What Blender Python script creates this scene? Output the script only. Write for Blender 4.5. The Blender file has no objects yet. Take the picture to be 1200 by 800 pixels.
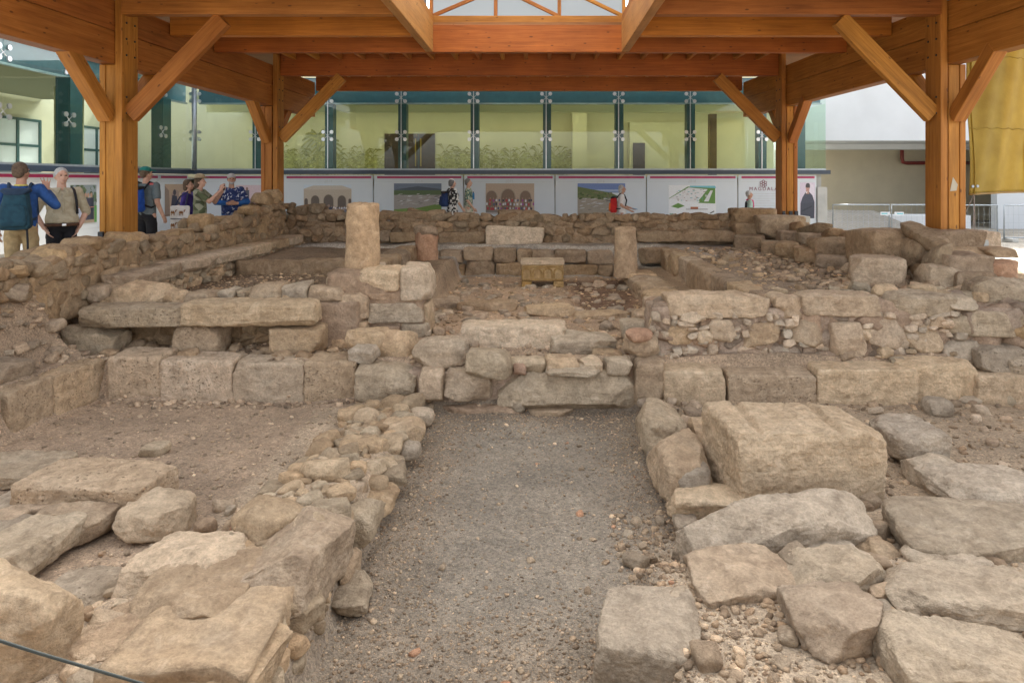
import bpy, bmesh, math, random
import numpy as np
from mathutils import Vector, Matrix

# ------------------------------------------------------------------ scene, camera, light
SC = bpy.context.scene
COL = SC.collection
EYE, F, CX, CY = 1.6, 800.0, 631.0, 212.0
R = math.radians
cam_d = bpy.data.cameras.new('camera'); cam = bpy.data.objects.new('camera', cam_d); COL.objects.link(cam)
cam.location = (0, 0, EYE); cam.rotation_euler = (R(90), 0, 0)
cam_d.sensor_width = 36; cam_d.lens = 24
cam_d.shift_x = -31 / 1200; cam_d.shift_y = -188 / 1200
cam_d.clip_start = 0.05; cam_d.clip_end = 2000
SC.camera = cam

SUN_AZ, SUN_EL = 6.0, 50.0            # azimuth to the right of +Y
world = bpy.data.worlds.new('World'); SC.world = world; world.use_nodes = True
wn = world.node_tree; wn.nodes.clear()
sky = wn.nodes.new('ShaderNodeTexSky'); sky.sky_type = 'NISHITA'; sky.sun_disc = False
sky.sun_elevation = R(SUN_EL); sky.sun_rotation = R(SUN_AZ)
sky.dust_density = 4.0; sky.air_density = .7; sky.ozone_density = .3
bg = wn.nodes.new('ShaderNodeBackground'); bg.inputs[1].default_value = 0.15
wo = wn.nodes.new('ShaderNodeOutputWorld')
hz = wn.nodes.new('ShaderNodeHueSaturation'); hz.inputs['Saturation'].default_value = .26     # hazy, milky sky
wn.links.new(sky.outputs[0], hz.inputs['Color']); wn.links.new(hz.outputs[0], bg.inputs[0]); wn.links.new(bg.outputs[0], wo.inputs[0])
sd = bpy.data.lights.new('sun', 'SUN'); sd.energy = 2.6; sd.angle = R(0.6); sd.color = (1, .95, .87)
sun = bpy.data.objects.new('sun', sd); COL.objects.link(sun)
dv = Vector((math.sin(R(SUN_AZ)) * math.cos(R(SUN_EL)), math.cos(R(SUN_AZ)) * math.cos(R(SUN_EL)), math.sin(R(SUN_EL))))
sun.rotation_euler = dv.to_track_quat('Z', 'Y').to_euler(); sun.location = (8, 8, 30)
SC.view_settings.view_transform = 'Standard'; SC.view_settings.look = 'None'
SC.view_settings.gamma = 1; SC.view_settings.exposure = 2.3
SC.cycles.max_bounces = 8; SC.cycles.diffuse_bounces = 5; SC.cycles.transparent_max_bounces = 12

# ------------------------------------------------------------------ projection helpers (photo pixel -> metres)
def P(px, py, D):
    Y = F * D / (py - CY)
    return ((px - CX) * Y / F, Y, EYE - D)
def PY(px, py, Y):
    return ((px - CX) * Y / F, Y, EYE - (py - CY) * Y / F)
ZR = {1: (0, 0, .375), 2: (400, 0, .375), 3: (800, 0, .375), 4: (0, 250, .375), 5: (400, 250, .375), 6: (800, 250, .375),
      7: (0, 500, .375), 8: (400, 500, .375), 9: (800, 450, .4376), 0: (0, 0, 1.0),
      'a': (860, 230, 340 / 1200), 'b': (220, 220, 340 / 1200), 'c': (0, 260, 260 / 1200), 'd': (560, 260, 340 / 1200)}
def zz(reg, x, y):
    a, b, k = ZR[reg]; return a + x * k, b + y * k

# ------------------------------------------------------------------ object helpers
def tag(o, label=None, cat=None, group=None, kind=None):
    if label: o['label'] = label
    if cat: o['category'] = cat
    if group: o['group'] = group
    if kind: o['kind'] = kind
    return o
def empty(name, loc, label=None, cat=None, group=None, rz=0):
    o = bpy.data.objects.new(name, None); COL.objects.link(o); o.location = loc; o.rotation_euler = (0, 0, rz)
    o.empty_display_size = .2
    return tag(o, label, cat, group)
def link(name, me, mat=None, parent=None, loc=(0, 0, 0), rot=(0, 0, 0)):
    """loc is in world metres; parents are never rotated unless the caller works in their frame"""
    o = bpy.data.objects.new(name, me); COL.objects.link(o)
    if mat is not None:
        me.materials.clear()
        for m in (mat if isinstance(mat, (list, tuple)) else [mat]): me.materials.append(m)
    o.rotation_euler = rot
    if parent is not None:
        o.parent = parent
        q = Vector((0, 0, 0)); a = parent
        while a is not None:
            q = q + a.location; a = a.parent
        o.location = Vector(loc) - q
    else:
        o.location = loc
    return o
def npmesh(name, V, Q, tint=None, smooth=True):
    V = np.asarray(V, dtype=np.float32); Q = np.asarray(Q, dtype=np.int32)
    me = bpy.data.meshes.new(name)
    k = Q.shape[1]
    me.vertices.add(len(V)); me.vertices.foreach_set('co', V.ravel())
    me.loops.add(Q.size); me.loops.foreach_set('vertex_index', Q.ravel())
    me.polygons.add(len(Q))
    me.polygons.foreach_set('loop_start', np.arange(0, Q.size, k, dtype=np.int32))
    me.polygons.foreach_set('use_smooth', np.full(len(Q), smooth))
    me.update(calc_edges=True)
    at = me.color_attributes.new('tint', 'FLOAT_COLOR', 'POINT')
    t = np.ones((len(V), 4), dtype=np.float32)
    if tint is not None: t[:, :3] = tint
    at.data.foreach_set('color', t.ravel())
    return me
class MB:
    """collects boxes, bars, tubes, discs and polygons of one part"""
    def __init__(self): self.bm = bmesh.new()
    def box(self, a, b, bev=0):
        a, b = Vector(a), Vector(b)
        lo = Vector([min(a[i], b[i]) for i in range(3)]); hi = Vector([max(a[i], b[i]) for i in range(3)])
        return self.bar((lo + Vector((hi.x, hi.y, lo.z))) / 2, (Vector((lo.x, lo.y, hi.z)) + hi) / 2, hi.x - lo.x, hi.y - lo.y, Vector((1, 0, 0)), bev)
    def bar(self, p0, p1, w, h, side=Vector((1, 0, 0)), bev=0):
        p0, p1 = Vector(p0), Vector(p1); d = (p1 - p0).normalized()
        sx = (Vector(side) - d * Vector(side).dot(d)).normalized(); sy = d.cross(sx)
        vs = [self.bm.verts.new(p + sx * (i * w / 2) + sy * (j * h / 2)) for p in (p0, p1) for i, j in ((-1, -1), (1, -1), (1, 1), (-1, 1))]
        fs = [(3, 2, 1, 0), (4, 5, 6, 7), (0, 1, 5, 4), (1, 2, 6, 5), (2, 3, 7, 6), (3, 0, 4, 7)]
        ff = [self.bm.faces.new([vs[i] for i in f]) for f in fs]
        if bev > 0:
            es = list({e for f in ff for e in f.edges})
            bmesh.ops.bevel(self.bm, geom=es, offset=bev, segments=2, affect='EDGES', profile=.5)
        return self
    def tube(self, pts, r, n=8, cap=True):
        pts = [Vector(p) for p in pts]; rs = r if isinstance(r, (list, tuple)) else [r] * len(pts)
        rings = []; up = None
        for i, p in enumerate(pts):
            d = (pts[min(i + 1, len(pts) - 1)] - pts[max(i - 1, 0)]).normalized()
            if up is None: up = Vector((0, 0, 1)) if abs(d.z) < .9 else Vector((1, 0, 0))
            sx = (up - d * up.dot(d)).normalized(); sy = d.cross(sx); up = sx
            rings.append([self.bm.verts.new(p + (sx * math.cos(2 * math.pi * k / n) + sy * math.sin(2 * math.pi * k / n)) * rs[i]) for k in range(n)])
        for a, b in zip(rings, rings[1:]):
            for k in range(n): self.bm.faces.new((a[k], a[(k + 1) % n], b[(k + 1) % n], b[k]))
        if cap: self.bm.faces.new(rings[0][::-1]); self.bm.faces.new(rings[-1])
        return self
    def poly(self, pts):
        self.bm.faces.new([self.bm.verts.new(Vector(p)) for p in pts]); return self
    def hull(self, pts):
        vs = [self.bm.verts.new(Vector(p)) for p in pts]
        r = bmesh.ops.convex_hull(self.bm, input=vs)
        bad = [g for g in r['geom_interior'] if isinstance(g, bmesh.types.BMVert)]
        if bad: bmesh.ops.delete(self.bm, geom=bad, context='VERTS')
        return self
    def build(self, name, mat, parent=None, smooth=False, loc=None, flip=True):
        me = bpy.data.meshes.new(name)
        if flip: bmesh.ops.recalc_face_normals(self.bm, faces=self.bm.faces)
        if self.bm.verts:
            if loc is None:
                c = sum((v.co for v in self.bm.verts), Vector()) / len(self.bm.verts)
                c.z = min(v.co.z for v in self.bm.verts)
            else: c = Vector(loc)
            for v in self.bm.verts: v.co -= c
        else: c = Vector()
        self.bm.to_mesh(me); self.bm.free()
        at = me.color_attributes.new('tint', 'FLOAT_COLOR', 'POINT'); at.data.foreach_set('color', np.ones(len(me.vertices) * 4, dtype=np.float32))
        if smooth: me.polygons.foreach_set('use_smooth', [True] * len(me.polygons))
        return link(name, me, mat, parent, c)

# ------------------------------------------------------------------ materials
def mat_new(name):
    m = bpy.data.materials.new(name); m.use_nodes = True
    nt = m.node_tree; b = nt.nodes['Principled BSDF']
    return m, nt, b
def N(nt, t, **kw):
    n = nt.nodes.new(t)
    for k, v in kw.items():
        if k.startswith('i_'):
            key = k[2:]; key = int(key) if key.isdigit() else key
            n.inputs[key].default_value = v
        else: setattr(n, k, v)
    return n
def ramp(nt, src, stops):
    r = nt.nodes.new('ShaderNodeValToRGB'); e = r.color_ramp.elements
    while len(e) < len(stops): e.new(.5)
    for el, (p, c) in zip(e, stops):
        el.position = p; el.color = (*c, 1) if len(c) == 3 else c
    nt.links.new(src, r.inputs[0]); return r.outputs[0]
def mix(nt, fac, a, b, mode='MIX'):
    m = nt.nodes.new('ShaderNodeMix'); m.data_type = 'RGBA'; m.blend_type = mode
    for v, s in ((fac, m.inputs[0]), (a, m.inputs[6]), (b, m.inputs[7])):
        if hasattr(v, 'is_output') or isinstance(v, bpy.types.NodeSocket): nt.links.new(v, s)
        elif isinstance(v, (int, float)): s.default_value = v
        else: s.default_value = (*v, 1)
    return m.outputs[2]
def math_n(nt, op, a, b=0.0):
    m = nt.nodes.new('ShaderNodeMath'); m.operation = op
    for v, s in ((a, m.inputs[0]), (b, m.inputs[1])):
        if isinstance(v, (int, float)): s.default_value = v
        else: nt.links.new(v, s)
    return m.outputs[0]
def noise(nt, vec, scale, detail=5, rough=.55, dist=0):
    n = N(nt, 'ShaderNodeTexNoise'); n.inputs['Scale'].default_value = scale; n.inputs['Detail'].default_value = detail
    n.inputs['Roughness'].default_value = rough; n.inputs['Distortion'].default_value = dist
    nt.links.new(vec, n.inputs['Vector']); return n.outputs['Fac']
def plain(name, c, rough=.6, metal=0, noise_amt=.12, scale=6, bump=0):
    m, nt, b = mat_new(name)
    tc = N(nt, 'ShaderNodeTexCoord')
    f = noise(nt, tc.outputs['Object'], scale)
    col = ramp(nt, f, [(.3, [x * (1 - noise_amt) for x in c]), (.7, [min(1, x * (1 + noise_amt)) for x in c])])
    nt.links.new(col, b.inputs['Base Color'])
    b.inputs['Roughness'].default_value = rough; b.inputs['Metallic'].default_value = metal
    if bump:
        bp = N(nt, 'ShaderNodeBump', i_Strength=bump, i_Distance=.01)
        nt.links.new(noise(nt, tc.outputs['Object'], scale * 8), bp.inputs['Height']); nt.links.new(bp.outputs[0], b.inputs['Normal'])
    return m
def stone_mat(name, c1, c2, c3, pits=0.0, strata=0.0, bump=.5):
    c1, c2, c3 = ([min(.72, c[0] * 1.035), c[1] * .995, c[2] * .945] for c in (c1, c2, c3))
    m, nt, b = mat_new(name); L = nt.links
    tc = N(nt, 'ShaderNodeTexCoord'); oi = N(nt, 'ShaderNodeObjectInfo')
    off = N(nt, 'ShaderNodeVectorMath', operation='MULTIPLY_ADD')
    off.inputs[1].default_value = (1, 1, 1)
    L.new(tc.outputs['Object'], off.inputs[0])
    cmb = N(nt, 'ShaderNodeCombineXYZ')
    rnd = math_n(nt, 'MULTIPLY', oi.outputs['Random'], 37.0)
    L.new(rnd, cmb.inputs[0]); L.new(rnd, cmb.inputs[1]); L.new(rnd, cmb.inputs[2]); L.new(cmb.outputs[0], off.inputs[2])
    v = off.outputs[0]
    n1 = noise(nt, v, 2.2, 6, .6, .4); n2 = noise(nt, v, 9, 7, .65); n3 = noise(nt, v, 48, 6, .75); n4 = noise(nt, v, 22, 8, .75, .3)
    col = ramp(nt, n1, [(.32, c1), (.5, c2), (.68, c3)])
    col = mix(nt, .45, col, ramp(nt, n2, [(.35, [x * .62 for x in c1]), (.62, [min(1, x * 1.25) for x in c2])]))
    col = mix(nt, .75, col, ramp(nt, n3, [(.30, (.70, .69, .68)), (.70, (1.20, 1.2, 1.2))]), 'MULTIPLY')
    col = mix(nt, .6, col, ramp(nt, n4, [(.34, (.72, .71, .69)), (.5, (1, 1, 1)), (.70, (1.15, 1.15, 1.14))]), 'MULTIPLY')
    # pale lichen / dust blotches and dark stains of their own shape
    bl = ramp(nt, noise(nt, v, 5.5, 8, .7, .8), [(.56, (0, 0, 0)), (.66, (1, 1, 1))])
    col = mix(nt, math_n(nt, 'MULTIPLY', bl, .35), col, [min(1, x * 1.35 + .03) for x in c3])
    st = ramp(nt, noise(nt, v, 3.4, 8, .7, 1.2), [(.60, (0, 0, 0)), (.72, (1, 1, 1))])
    col = mix(nt, math_n(nt, 'MULTIPLY', st, .45), col, [x * .45 for x in c1])
    at = N(nt, 'ShaderNodeAttribute', attribute_name='tint')
    col = mix(nt, 1.0, col, at.outputs['Color'], 'MULTIPLY')
    # each stone a touch lighter or darker than the next
    hv = N(nt, 'ShaderNodeHueSaturation')
    L.new(math_n(nt, 'MULTIPLY_ADD', oi.outputs['Random'], .30), hv.inputs['Value'])
    hv.inputs['Value'].links[0].from_node.inputs[2].default_value = .86
    r2 = math_n(nt, 'FRACT', math_n(nt, 'MULTIPLY', oi.outputs['Random'], 7.13))
    L.new(math_n(nt, 'MULTIPLY_ADD', r2, .20), hv.inputs['Saturation']); hv.inputs['Saturation'].links[0].from_node.inputs[2].default_value = .86
    L.new(col, hv.inputs['Color'])
    h = math_n(nt, 'ADD', math_n(nt, 'ADD', math_n(nt, 'MULTIPLY', n2, 1.0), math_n(nt, 'MULTIPLY', n4, .75)), math_n(nt, 'MULTIPLY', n3, .4))
    colout = hv.outputs[0]
    if pits:
        vo = N(nt, 'ShaderNodeTexVoronoi'); vo.inputs['Scale'].default_value = 26; vo.inputs['Randomness'].default_value = 1
        L.new(v, vo.inputs['Vector'])
        pit = ramp(nt, vo.outputs['Distance'], [(.10, (1, 1, 1)), (.26, (0, 0, 0))])
        msk = ramp(nt, noise(nt, v, 6, 3), [(.42, (0, 0, 0)), (.55, (1, 1, 1))])
        pit = math_n(nt, 'MULTIPLY', pit, msk)
        h = math_n(nt, 'SUBTRACT', h, math_n(nt, 'MULTIPLY', pit, pits))
        colout = mix(nt, math_n(nt, 'MULTIPLY', pit, .45), colout, [x * .35 for x in c1])
    if strata:
        mp = N(nt, 'ShaderNodeMapping'); mp.inputs['Scale'].default_value = (1.5, 1.5, 14); L.new(v, mp.inputs[0])
        h = math_n(nt, 'ADD', h, math_n(nt, 'MULTIPLY', noise(nt, mp.outputs[0], 1.6, 5, .6, .5), strata))
    L.new(colout, b.inputs['Base Color'])
    bp = N(nt, 'ShaderNodeBump', i_Strength=min(1, bump * 1.7), i_Distance=.05); L.new(h, bp.inputs['Height']); L.new(bp.outputs[0], b.inputs['Normal'])
    b.inputs['Roughness'].default_value = .93; b.inputs['Specular IOR Level'].default_value = .2
    return m
M = {}
M['tan'] = stone_mat('limestone_tan', (0.41, 0.29, 0.185), (0.53, 0.4, 0.265), (0.59, 0.475, 0.34), strata=.4)
M['pale'] = stone_mat('limestone_pale', (0.48, 0.36, 0.235), (0.6, 0.47, 0.325), (0.66, 0.54, 0.39), strata=.3)
M['grey'] = stone_mat('limestone_grey', (0.375, 0.295, 0.205), (0.485, 0.395, 0.285), (0.55, 0.465, 0.35), strata=.5)
M['basalt'] = stone_mat('basalt_grey', (0.38, 0.295, 0.2), (0.48, 0.385, 0.27), (0.54, 0.45, 0.335), pits=1.1)
M['pitted'] = stone_mat('pitted_tan_block', (0.44, 0.32, 0.205), (0.55, 0.42, 0.285), (0.6, 0.48, 0.345), pits=.9)
M['ochre'] = stone_mat('ochre_rubble', (0.36, 0.24, 0.13), (0.48, 0.34, 0.2), (0.54, 0.41, 0.265), strata=.2)
M['brown'] = stone_mat('brown_block', (0.27, 0.18, 0.105), (0.37, 0.265, 0.165), (0.43, 0.33, 0.225))
M['column'] = stone_mat('column_drum', (0.33, 0.225, 0.135), (0.43, 0.31, 0.195), (0.48, 0.37, 0.25), bump=.3)
M['mortar'] = stone_mat('earth_mortar', (0.4, 0.28, 0.19), (0.48, 0.35, 0.245), (0.54, 0.41, 0.295), bump=.6)
M['redstone'] = stone_mat('plastered_drum', (.36, .215, .14), (.42, .27, .185), (.44, .31, .22), bump=.35)

def timber_mat(name, c1, c2):
    m, nt, b = mat_new(name); L = nt.links
    tc = N(nt, 'ShaderNodeTexCoord'); oi = N(nt, 'ShaderNodeObjectInfo')
    cmb = N(nt, 'ShaderNodeCombineXYZ'); L.new(math_n(nt, 'MULTIPLY', oi.outputs['Random'], 19.0), cmb.inputs[0]); L.new(math_n(nt, 'MULTIPLY', oi.outputs['Random'], 7.0), cmb.inputs[2])
    ad = N(nt, 'ShaderNodeVectorMath', operation='ADD'); L.new(tc.outputs['Object'], ad.inputs[0]); L.new(cmb.outputs[0], ad.inputs[1])
    mp = N(nt, 'ShaderNodeMapping'); mp.inputs['Scale'].default_value = (.5, 9, 9); L.new(ad.outputs[0], mp.inputs[0])
    g = noise(nt, mp.outputs[0], 2.5, 6, .6, .6)
    col = ramp(nt, g, [(.3, c1), (.7, c2)])
    big = noise(nt, ad.outputs[0], .9, 4)
    col = mix(nt, .6, col, ramp(nt, big, [(.3, (.62, .56, .5)), (.7, (1.22, 1.2, 1.15))]), 'MULTIPLY')
    # glued laminations: a thin darker joint every 4 cm of depth
    sp = N(nt, 'ShaderNodeSeparateXYZ'); L.new(tc.outputs['Object'], sp.inputs[0])
    fr = math_n(nt, 'FRACT', math_n(nt, 'MULTIPLY', sp.outputs[2], 12.0))
    ln = ramp(nt, fr, [(.0, (.55, .5, .45)), (.07, (1, 1, 1))])
    col = mix(nt, .75, col, ln, 'MULTIPLY')
    # knots
    mk = N(nt, 'ShaderNodeMapping'); mk.inputs['Scale'].default_value = (1.6, 4, 4); L.new(ad.outputs[0], mk.inputs[0])
    vo = N(nt, 'ShaderNodeTexVoronoi'); vo.inputs['Scale'].default_value = 2.1; L.new(mk.outputs[0], vo.inputs['Vector'])
    kn = ramp(nt, vo.outputs['Distance'], [(.075, (1, 1, 1)), (.13, (0, 0, 0))])
    col = mix(nt, math_n(nt, 'MULTIPLY', kn, .8), col, (.09, .03, .01))
    # water stains
    ws = ramp(nt, noise(nt, mp.outputs[0], 1.1, 6, .7, .3), [(.54, (0, 0, 0)), (.74, (1, 1, 1))])
    col = mix(nt, math_n(nt, 'MULTIPLY', ws, .62), col, [x * .45 for x in c1])
    hv = N(nt, 'ShaderNodeHueSaturation'); L.new(math_n(nt, 'MULTIPLY_ADD', oi.outputs['Random'], .34), hv.inputs['Value']); hv.inputs['Value'].links[0].from_node.inputs[2].default_value = .85
    L.new(math_n(nt, 'MULTIPLY_ADD', oi.outputs['Random'], .02), hv.inputs['Hue']); hv.inputs['Hue'].links[0].from_node.inputs[2].default_value = .49
    L.new(col, hv.inputs['Color']); col = hv.outputs[0]
    L.new(col, b.inputs['Base Color'])
    bp = N(nt, 'ShaderNodeBump', i_Strength=.25, i_Distance=.01); L.new(g, bp.inputs['Height']); L.new(bp.outputs[0], b.inputs['Normal'])
    b.inputs['Roughness'].default_value = .55; b.inputs['Specular IOR Level'].default_value = .3
    return m
M['timber'] = timber_mat('orange_glulam', (.30, .108, .018), (.47, .195, .042))
M['timber_red'] = timber_mat('red_brown_glulam', (.32, .092, .013), (.48, .158, .027))
M['timber_pale'] = timber_mat('pale_glulam', (.34, .14, .045), (.46, .22, .08))
M['deck'] = timber_mat('roof_boards', (.26, .12, .045), (.36, .18, .075))
M['steel_dark'] = plain('dark_steel', (.05, .055, .065), .45, .6)
M['steel'] = plain('bright_steel', (.6, .62, .64), .3, .9)
M['zinc'] = plain('galvanised_steel', (.33, .37, .40), .4, .7)
M['white_wall'] = plain('white_render', (.56, .585, .605), .85, 0, .06, .7, .1)
M['beige_wall'] = plain('beige_render', (.52, .47, .36), .9, 0, .06, 1.5, .1)
M['concrete'] = plain('concrete', (.46, .46, .43), .9, 0, .12, 3, .2)
M['ledge'] = plain('dark_blue_ledge', (.025, .04, .065), .35)
M['banner'] = plain('printed_white_board', (.64, .69, .73), .5, 0, .015, 3)
M['crimson'] = plain('crimson_print', (.42, .03, .12), .5)
M['print_grey'] = plain('grey_print', (.55, .57, .58), .6)
M['print_plum'] = plain('plum_print', (.22, .05, .09), .6)
M['olive_wall'] = plain('olive_plaster', (.57, .525, .375), .9, 0, .06, .8)
M['cream'] = plain('cream_ceiling', (.70, .66, .44), .9, 0, .03, 1)
M['teal'] = plain('teal_metal', (.025, .075, .085), .35)
M['teal_light'] = plain('teal_spandrel', (.04, .115, .16), .3)
M['door'] = plain('dark_brown_door', (.05, .028, .018), .4, 0, .3, 5)
M['brass'] = plain('brass', (.6, .42, .12), .3, .9)
M['mural'] = plain('mural_leaf_paint', (.30, .28, .11), .9, 0, .3, 8)
M['mural2'] = plain('mural_leaf_paint_light', (.42, .40, .19), .9, 0, .3, 8)
M['red_pipe'] = plain('red_pipe_paint', (.20, .03, .025), .4)
M['rubber'] = plain('dark_cable_jacket', (.016, .02, .018), .9)
M['rope'] = plain('grey_rope', (.3, .28, .26), .9)
M['pale_metal_roof'] = plain('pale_corrugated_metal', (.22, .205, .18), .7, .1)

def glass_mat(name, tint, rough=0.0, refl=1.45):
    m, nt, b = mat_new(name); nt.nodes.remove(b); L = nt.links
    out = nt.nodes['Material Output']
    tr = N(nt, 'ShaderNodeBsdfTransparent'); tr.inputs[0].default_value = (*tint, 1)
    gl = N(nt, 'ShaderNodeBsdfGlossy'); gl.inputs['Roughness'].default_value = rough
    fr = N(nt, 'ShaderNodeFresnel'); fr.inputs[0].default_value = refl
    mx = N(nt, 'ShaderNodeMixShader')
    ge = N(nt, 'ShaderNodeNewGeometry')        # reflect at the outer face only: the straight-through glass has no inner total reflection
    L.new(math_n(nt, 'MULTIPLY', fr.outputs[0], math_n(nt, 'SUBTRACT', 1.0, ge.outputs['Backfacing'])), mx.inputs[0]); L.new(tr.outputs[0], mx.inputs[1]); L.new(gl.outputs[0], mx.inputs[2]); L.new(mx.outputs[0], out.inputs[0])
    return m
M['glass'] = glass_mat('facade_glass', (.90, .97, .93), 0, 1.6)
M['glass_sky'] = glass_mat('skylight_glass', (.88, .93, .95), .05)
def milk_mat(name, c):
    m, nt, b = mat_new(name); nt.nodes.remove(b); L = nt.links; out = nt.nodes['Material Output']
    t = N(nt, 'ShaderNodeBsdfTranslucent'); t.inputs[0].default_value = (*c, 1)
    d = N(nt, 'ShaderNodeBsdfDiffuse'); d.inputs[0].default_value = (*[x * .5 for x in c], 1)
    mx = N(nt, 'ShaderNodeMixShader', i_0=.3); L.new(t.outputs[0], mx.inputs[1]); L.new(d.outputs[0], mx.inputs[2]); L.new(mx.outputs[0], out.inputs[0])
    return m
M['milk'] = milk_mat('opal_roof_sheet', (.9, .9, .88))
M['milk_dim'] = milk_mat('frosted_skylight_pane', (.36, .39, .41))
M['daylight_fill'] = milk_mat('cream_daylight_fill', (.78, .75, .58))  # translucent sheet added to light the room behind the facade
M['daylight_fill_dim'] = milk_mat('dim_daylight_fill', (.22, .215, .165))  # weaker version, added to let some daylight into the wing
def tarp_mat():
    m, nt, b = mat_new('ochre_tarpaulin'); L = nt.links; out = nt.nodes['Material Output']
    tc = N(nt, 'ShaderNodeTexCoord'); f = noise(nt, tc.outputs['Object'], 3, 6)
    col = ramp(nt, f, [(.3, (.37, .25, .03)), (.7, (.46, .33, .05))])
    L.new(col, b.inputs['Base Color']); b.inputs['Roughness'].default_value = .6
    t = N(nt, 'ShaderNodeBsdfTranslucent'); L.new(col, t.inputs[0])
    mx = N(nt, 'ShaderNodeMixShader', i_0=.4); L.new(b.outputs[0], mx.inputs[1]); L.new(t.outputs[0], mx.inputs[2]); L.new(mx.outputs[0], out.inputs[0])
    bp = N(nt, 'ShaderNodeBump', i_Strength=.3, i_Distance=.01); L.new(noise(nt, tc.outputs['Object'], 40, 2), bp.inputs['Height']); L.new(bp.outputs[0], b.inputs['Normal'])
    return m
M['tarp'] = tarp_mat()
def attr_mat(name, rough=.55):
    m, nt, b = mat_new(name)
    at = N(nt, 'ShaderNodeAttribute', attribute_name='tint')
    tc = N(nt, 'ShaderNodeTexCoord'); f = noise(nt, tc.outputs['Object'], 30, 4)
    col = mix(nt, .6, at.outputs['Color'], ramp(nt, f, [(.3, (.82, .82, .82)), (.7, (1.12, 1.12, 1.12))]), 'MULTIPLY')
    nt.links.new(col, b.inputs['Base Color']); b.inputs['Roughness'].default_value = rough
    return m
M['print'] = attr_mat('photo_print')
def ground_mat():
    m, nt, b = mat_new('dirt_and_gravel'); L = nt.links
    tc = N(nt, 'ShaderNodeTexCoord'); v = tc.outputs['Object']
    at = N(nt, 'ShaderNodeAttribute', attribute_name='tint')
    n1 = noise(nt, v, 1.3, 7, .65); n2 = noise(nt, v, 14, 7, .7); n3 = noise(nt, v, 120, 3, .7)
    col = mix(nt, 1, at.outputs['Color'], ramp(nt, n1, [(.3, (.72, .72, .72)), (.7, (1.2, 1.18, 1.15))]), 'MULTIPLY')
    col = mix(nt, .8, col, ramp(nt, n2, [(.3, (.7, .68, .66)), (.7, (1.25, 1.25, 1.25))]), 'MULTIPLY')
    vo = N(nt, 'ShaderNodeTexVoronoi'); vo.inputs['Scale'].default_value = 75; L.new(v, vo.inputs['Vector'])
    sp = N(nt, 'ShaderNodeSeparateColor'); L.new(vo.outputs['Color'], sp.inputs[0])
    col = mix(nt, .75, col, ramp(nt, sp.outputs[0], [(.0, (.55, .55, .55)), (.5, (.95, .95, .95)), (.97, (1.25, 1.22, 1.18)), (1, (1.7, 1.65, 1.6))]), 'MULTIPLY')
    L.new(col, b.inputs['Base Color']); b.inputs['Roughness'].default_value = .95; b.inputs['Specular IOR Level'].default_value = .15
    h = math_n(nt, 'ADD', math_n(nt, 'MULTIPLY', n2, 1.0), math_n(nt, 'MULTIPLY', math_n(nt, 'SUBTRACT', 1.0, vo.outputs['Distance']), .5))
    h = math_n(nt, 'ADD', h, math_n(nt, 'MULTIPLY', n3, .3))
    bp = N(nt, 'ShaderNodeBump', i_Strength=.7, i_Distance=.02); L.new(h, bp.inputs['Height']); L.new(bp.outputs[0], b.inputs['Normal'])
    return m
M['ground'] = ground_mat()
# ------------------------------------------------------------------ rock geometry (numpy)
def _hash(ix, iy, iz, seed):
    n = (ix.astype(np.int64) * 374761393 + iy.astype(np.int64) * 668265263 + iz.astype(np.int64) * 2147483647 + int(seed) * 974711) & 0x7fffffff
    n = ((n ^ (n >> 13)) * 1274126177) & 0x7fffffff
    return ((n ^ (n >> 16)) & 0xffff) / 32767.5 - 1.0
def vnoise(p, seed=0):
    i = np.floor(p).astype(np.int64); f = p - i; f = f * f * (3 - 2 * f)
    out = 0
    for dx in (0, 1):
        for dy in (0, 1):
            for dz in (0, 1):
                w = (f[:, 0] if dx else 1 - f[:, 0]) * (f[:, 1] if dy else 1 - f[:, 1]) * (f[:, 2] if dz else 1 - f[:, 2])
                out = out + w * _hash(i[:, 0] + dx, i[:, 1] + dy, i[:, 2] + dz, seed)
    return out
def fbm(p, seed=0, oct=4, gain=.5):
    a, s, o = 1.0, 1.0, 0
    for k in range(oct):
        o = o + a * vnoise(p * s + k * 17.3, seed + k); a *= gain; s *= 2.03
    return o
_cube = {}
def cube_grid(n):
    if n in _cube: return _cube[n]
    idx = {}; V = []; Q = []
    def vid(i, j, k):
        if (i, j, k) not in idx: idx[(i, j, k)] = len(V); V.append((i, j, k))
        return idx[(i, j, k)]
    for a in range(n):
        for b in range(n):
            for s in (0, n):
                q = [(a, b, s), (a + 1, b, s), (a + 1, b + 1, s), (a, b + 1, s)]
                if s == 0: q = q[::-1]
                Q.append([vid(*t) for t in q])
                q = [(b, s, a), (b, s, a + 1), (b + 1, s, a + 1), (b + 1, s, a)]
                if s == n: q = q  # +y
                else: q = q[::-1]
                Q.append([vid(*t) for t in q])
                q = [(s, a, b), (s, a + 1, b), (s, a + 1, b + 1), (s, a, b + 1)]
                if s == 0: q = q[::-1]
                Q.append([vid(*t) for t in q])
    V = np.array(V, dtype=np.float64) / n * 2 - 1
    _cube[n] = (V, np.array(Q, dtype=np.int32)); return _cube[n]
KIND = {  # exponent, corner skew, facet cuts, cut depth, noise amplitude (m), noise freq (1/m)
    'ashlar':  (22, .035, 3, .12, .010, 5.0),
    'worn':    (13, .06, 7, .18, .014, 5.0),
    'rough':   (9, .16, 13, .26, .020, 5.0),
    'boulder': (4.6, .18, 15, .26, .020, 4.5),
    'flat':    (7, .17, 12, .20, .014, 5.0),
    'cobble':  (3.0, .14, 8, .20, .008, 9.0),
}
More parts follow.
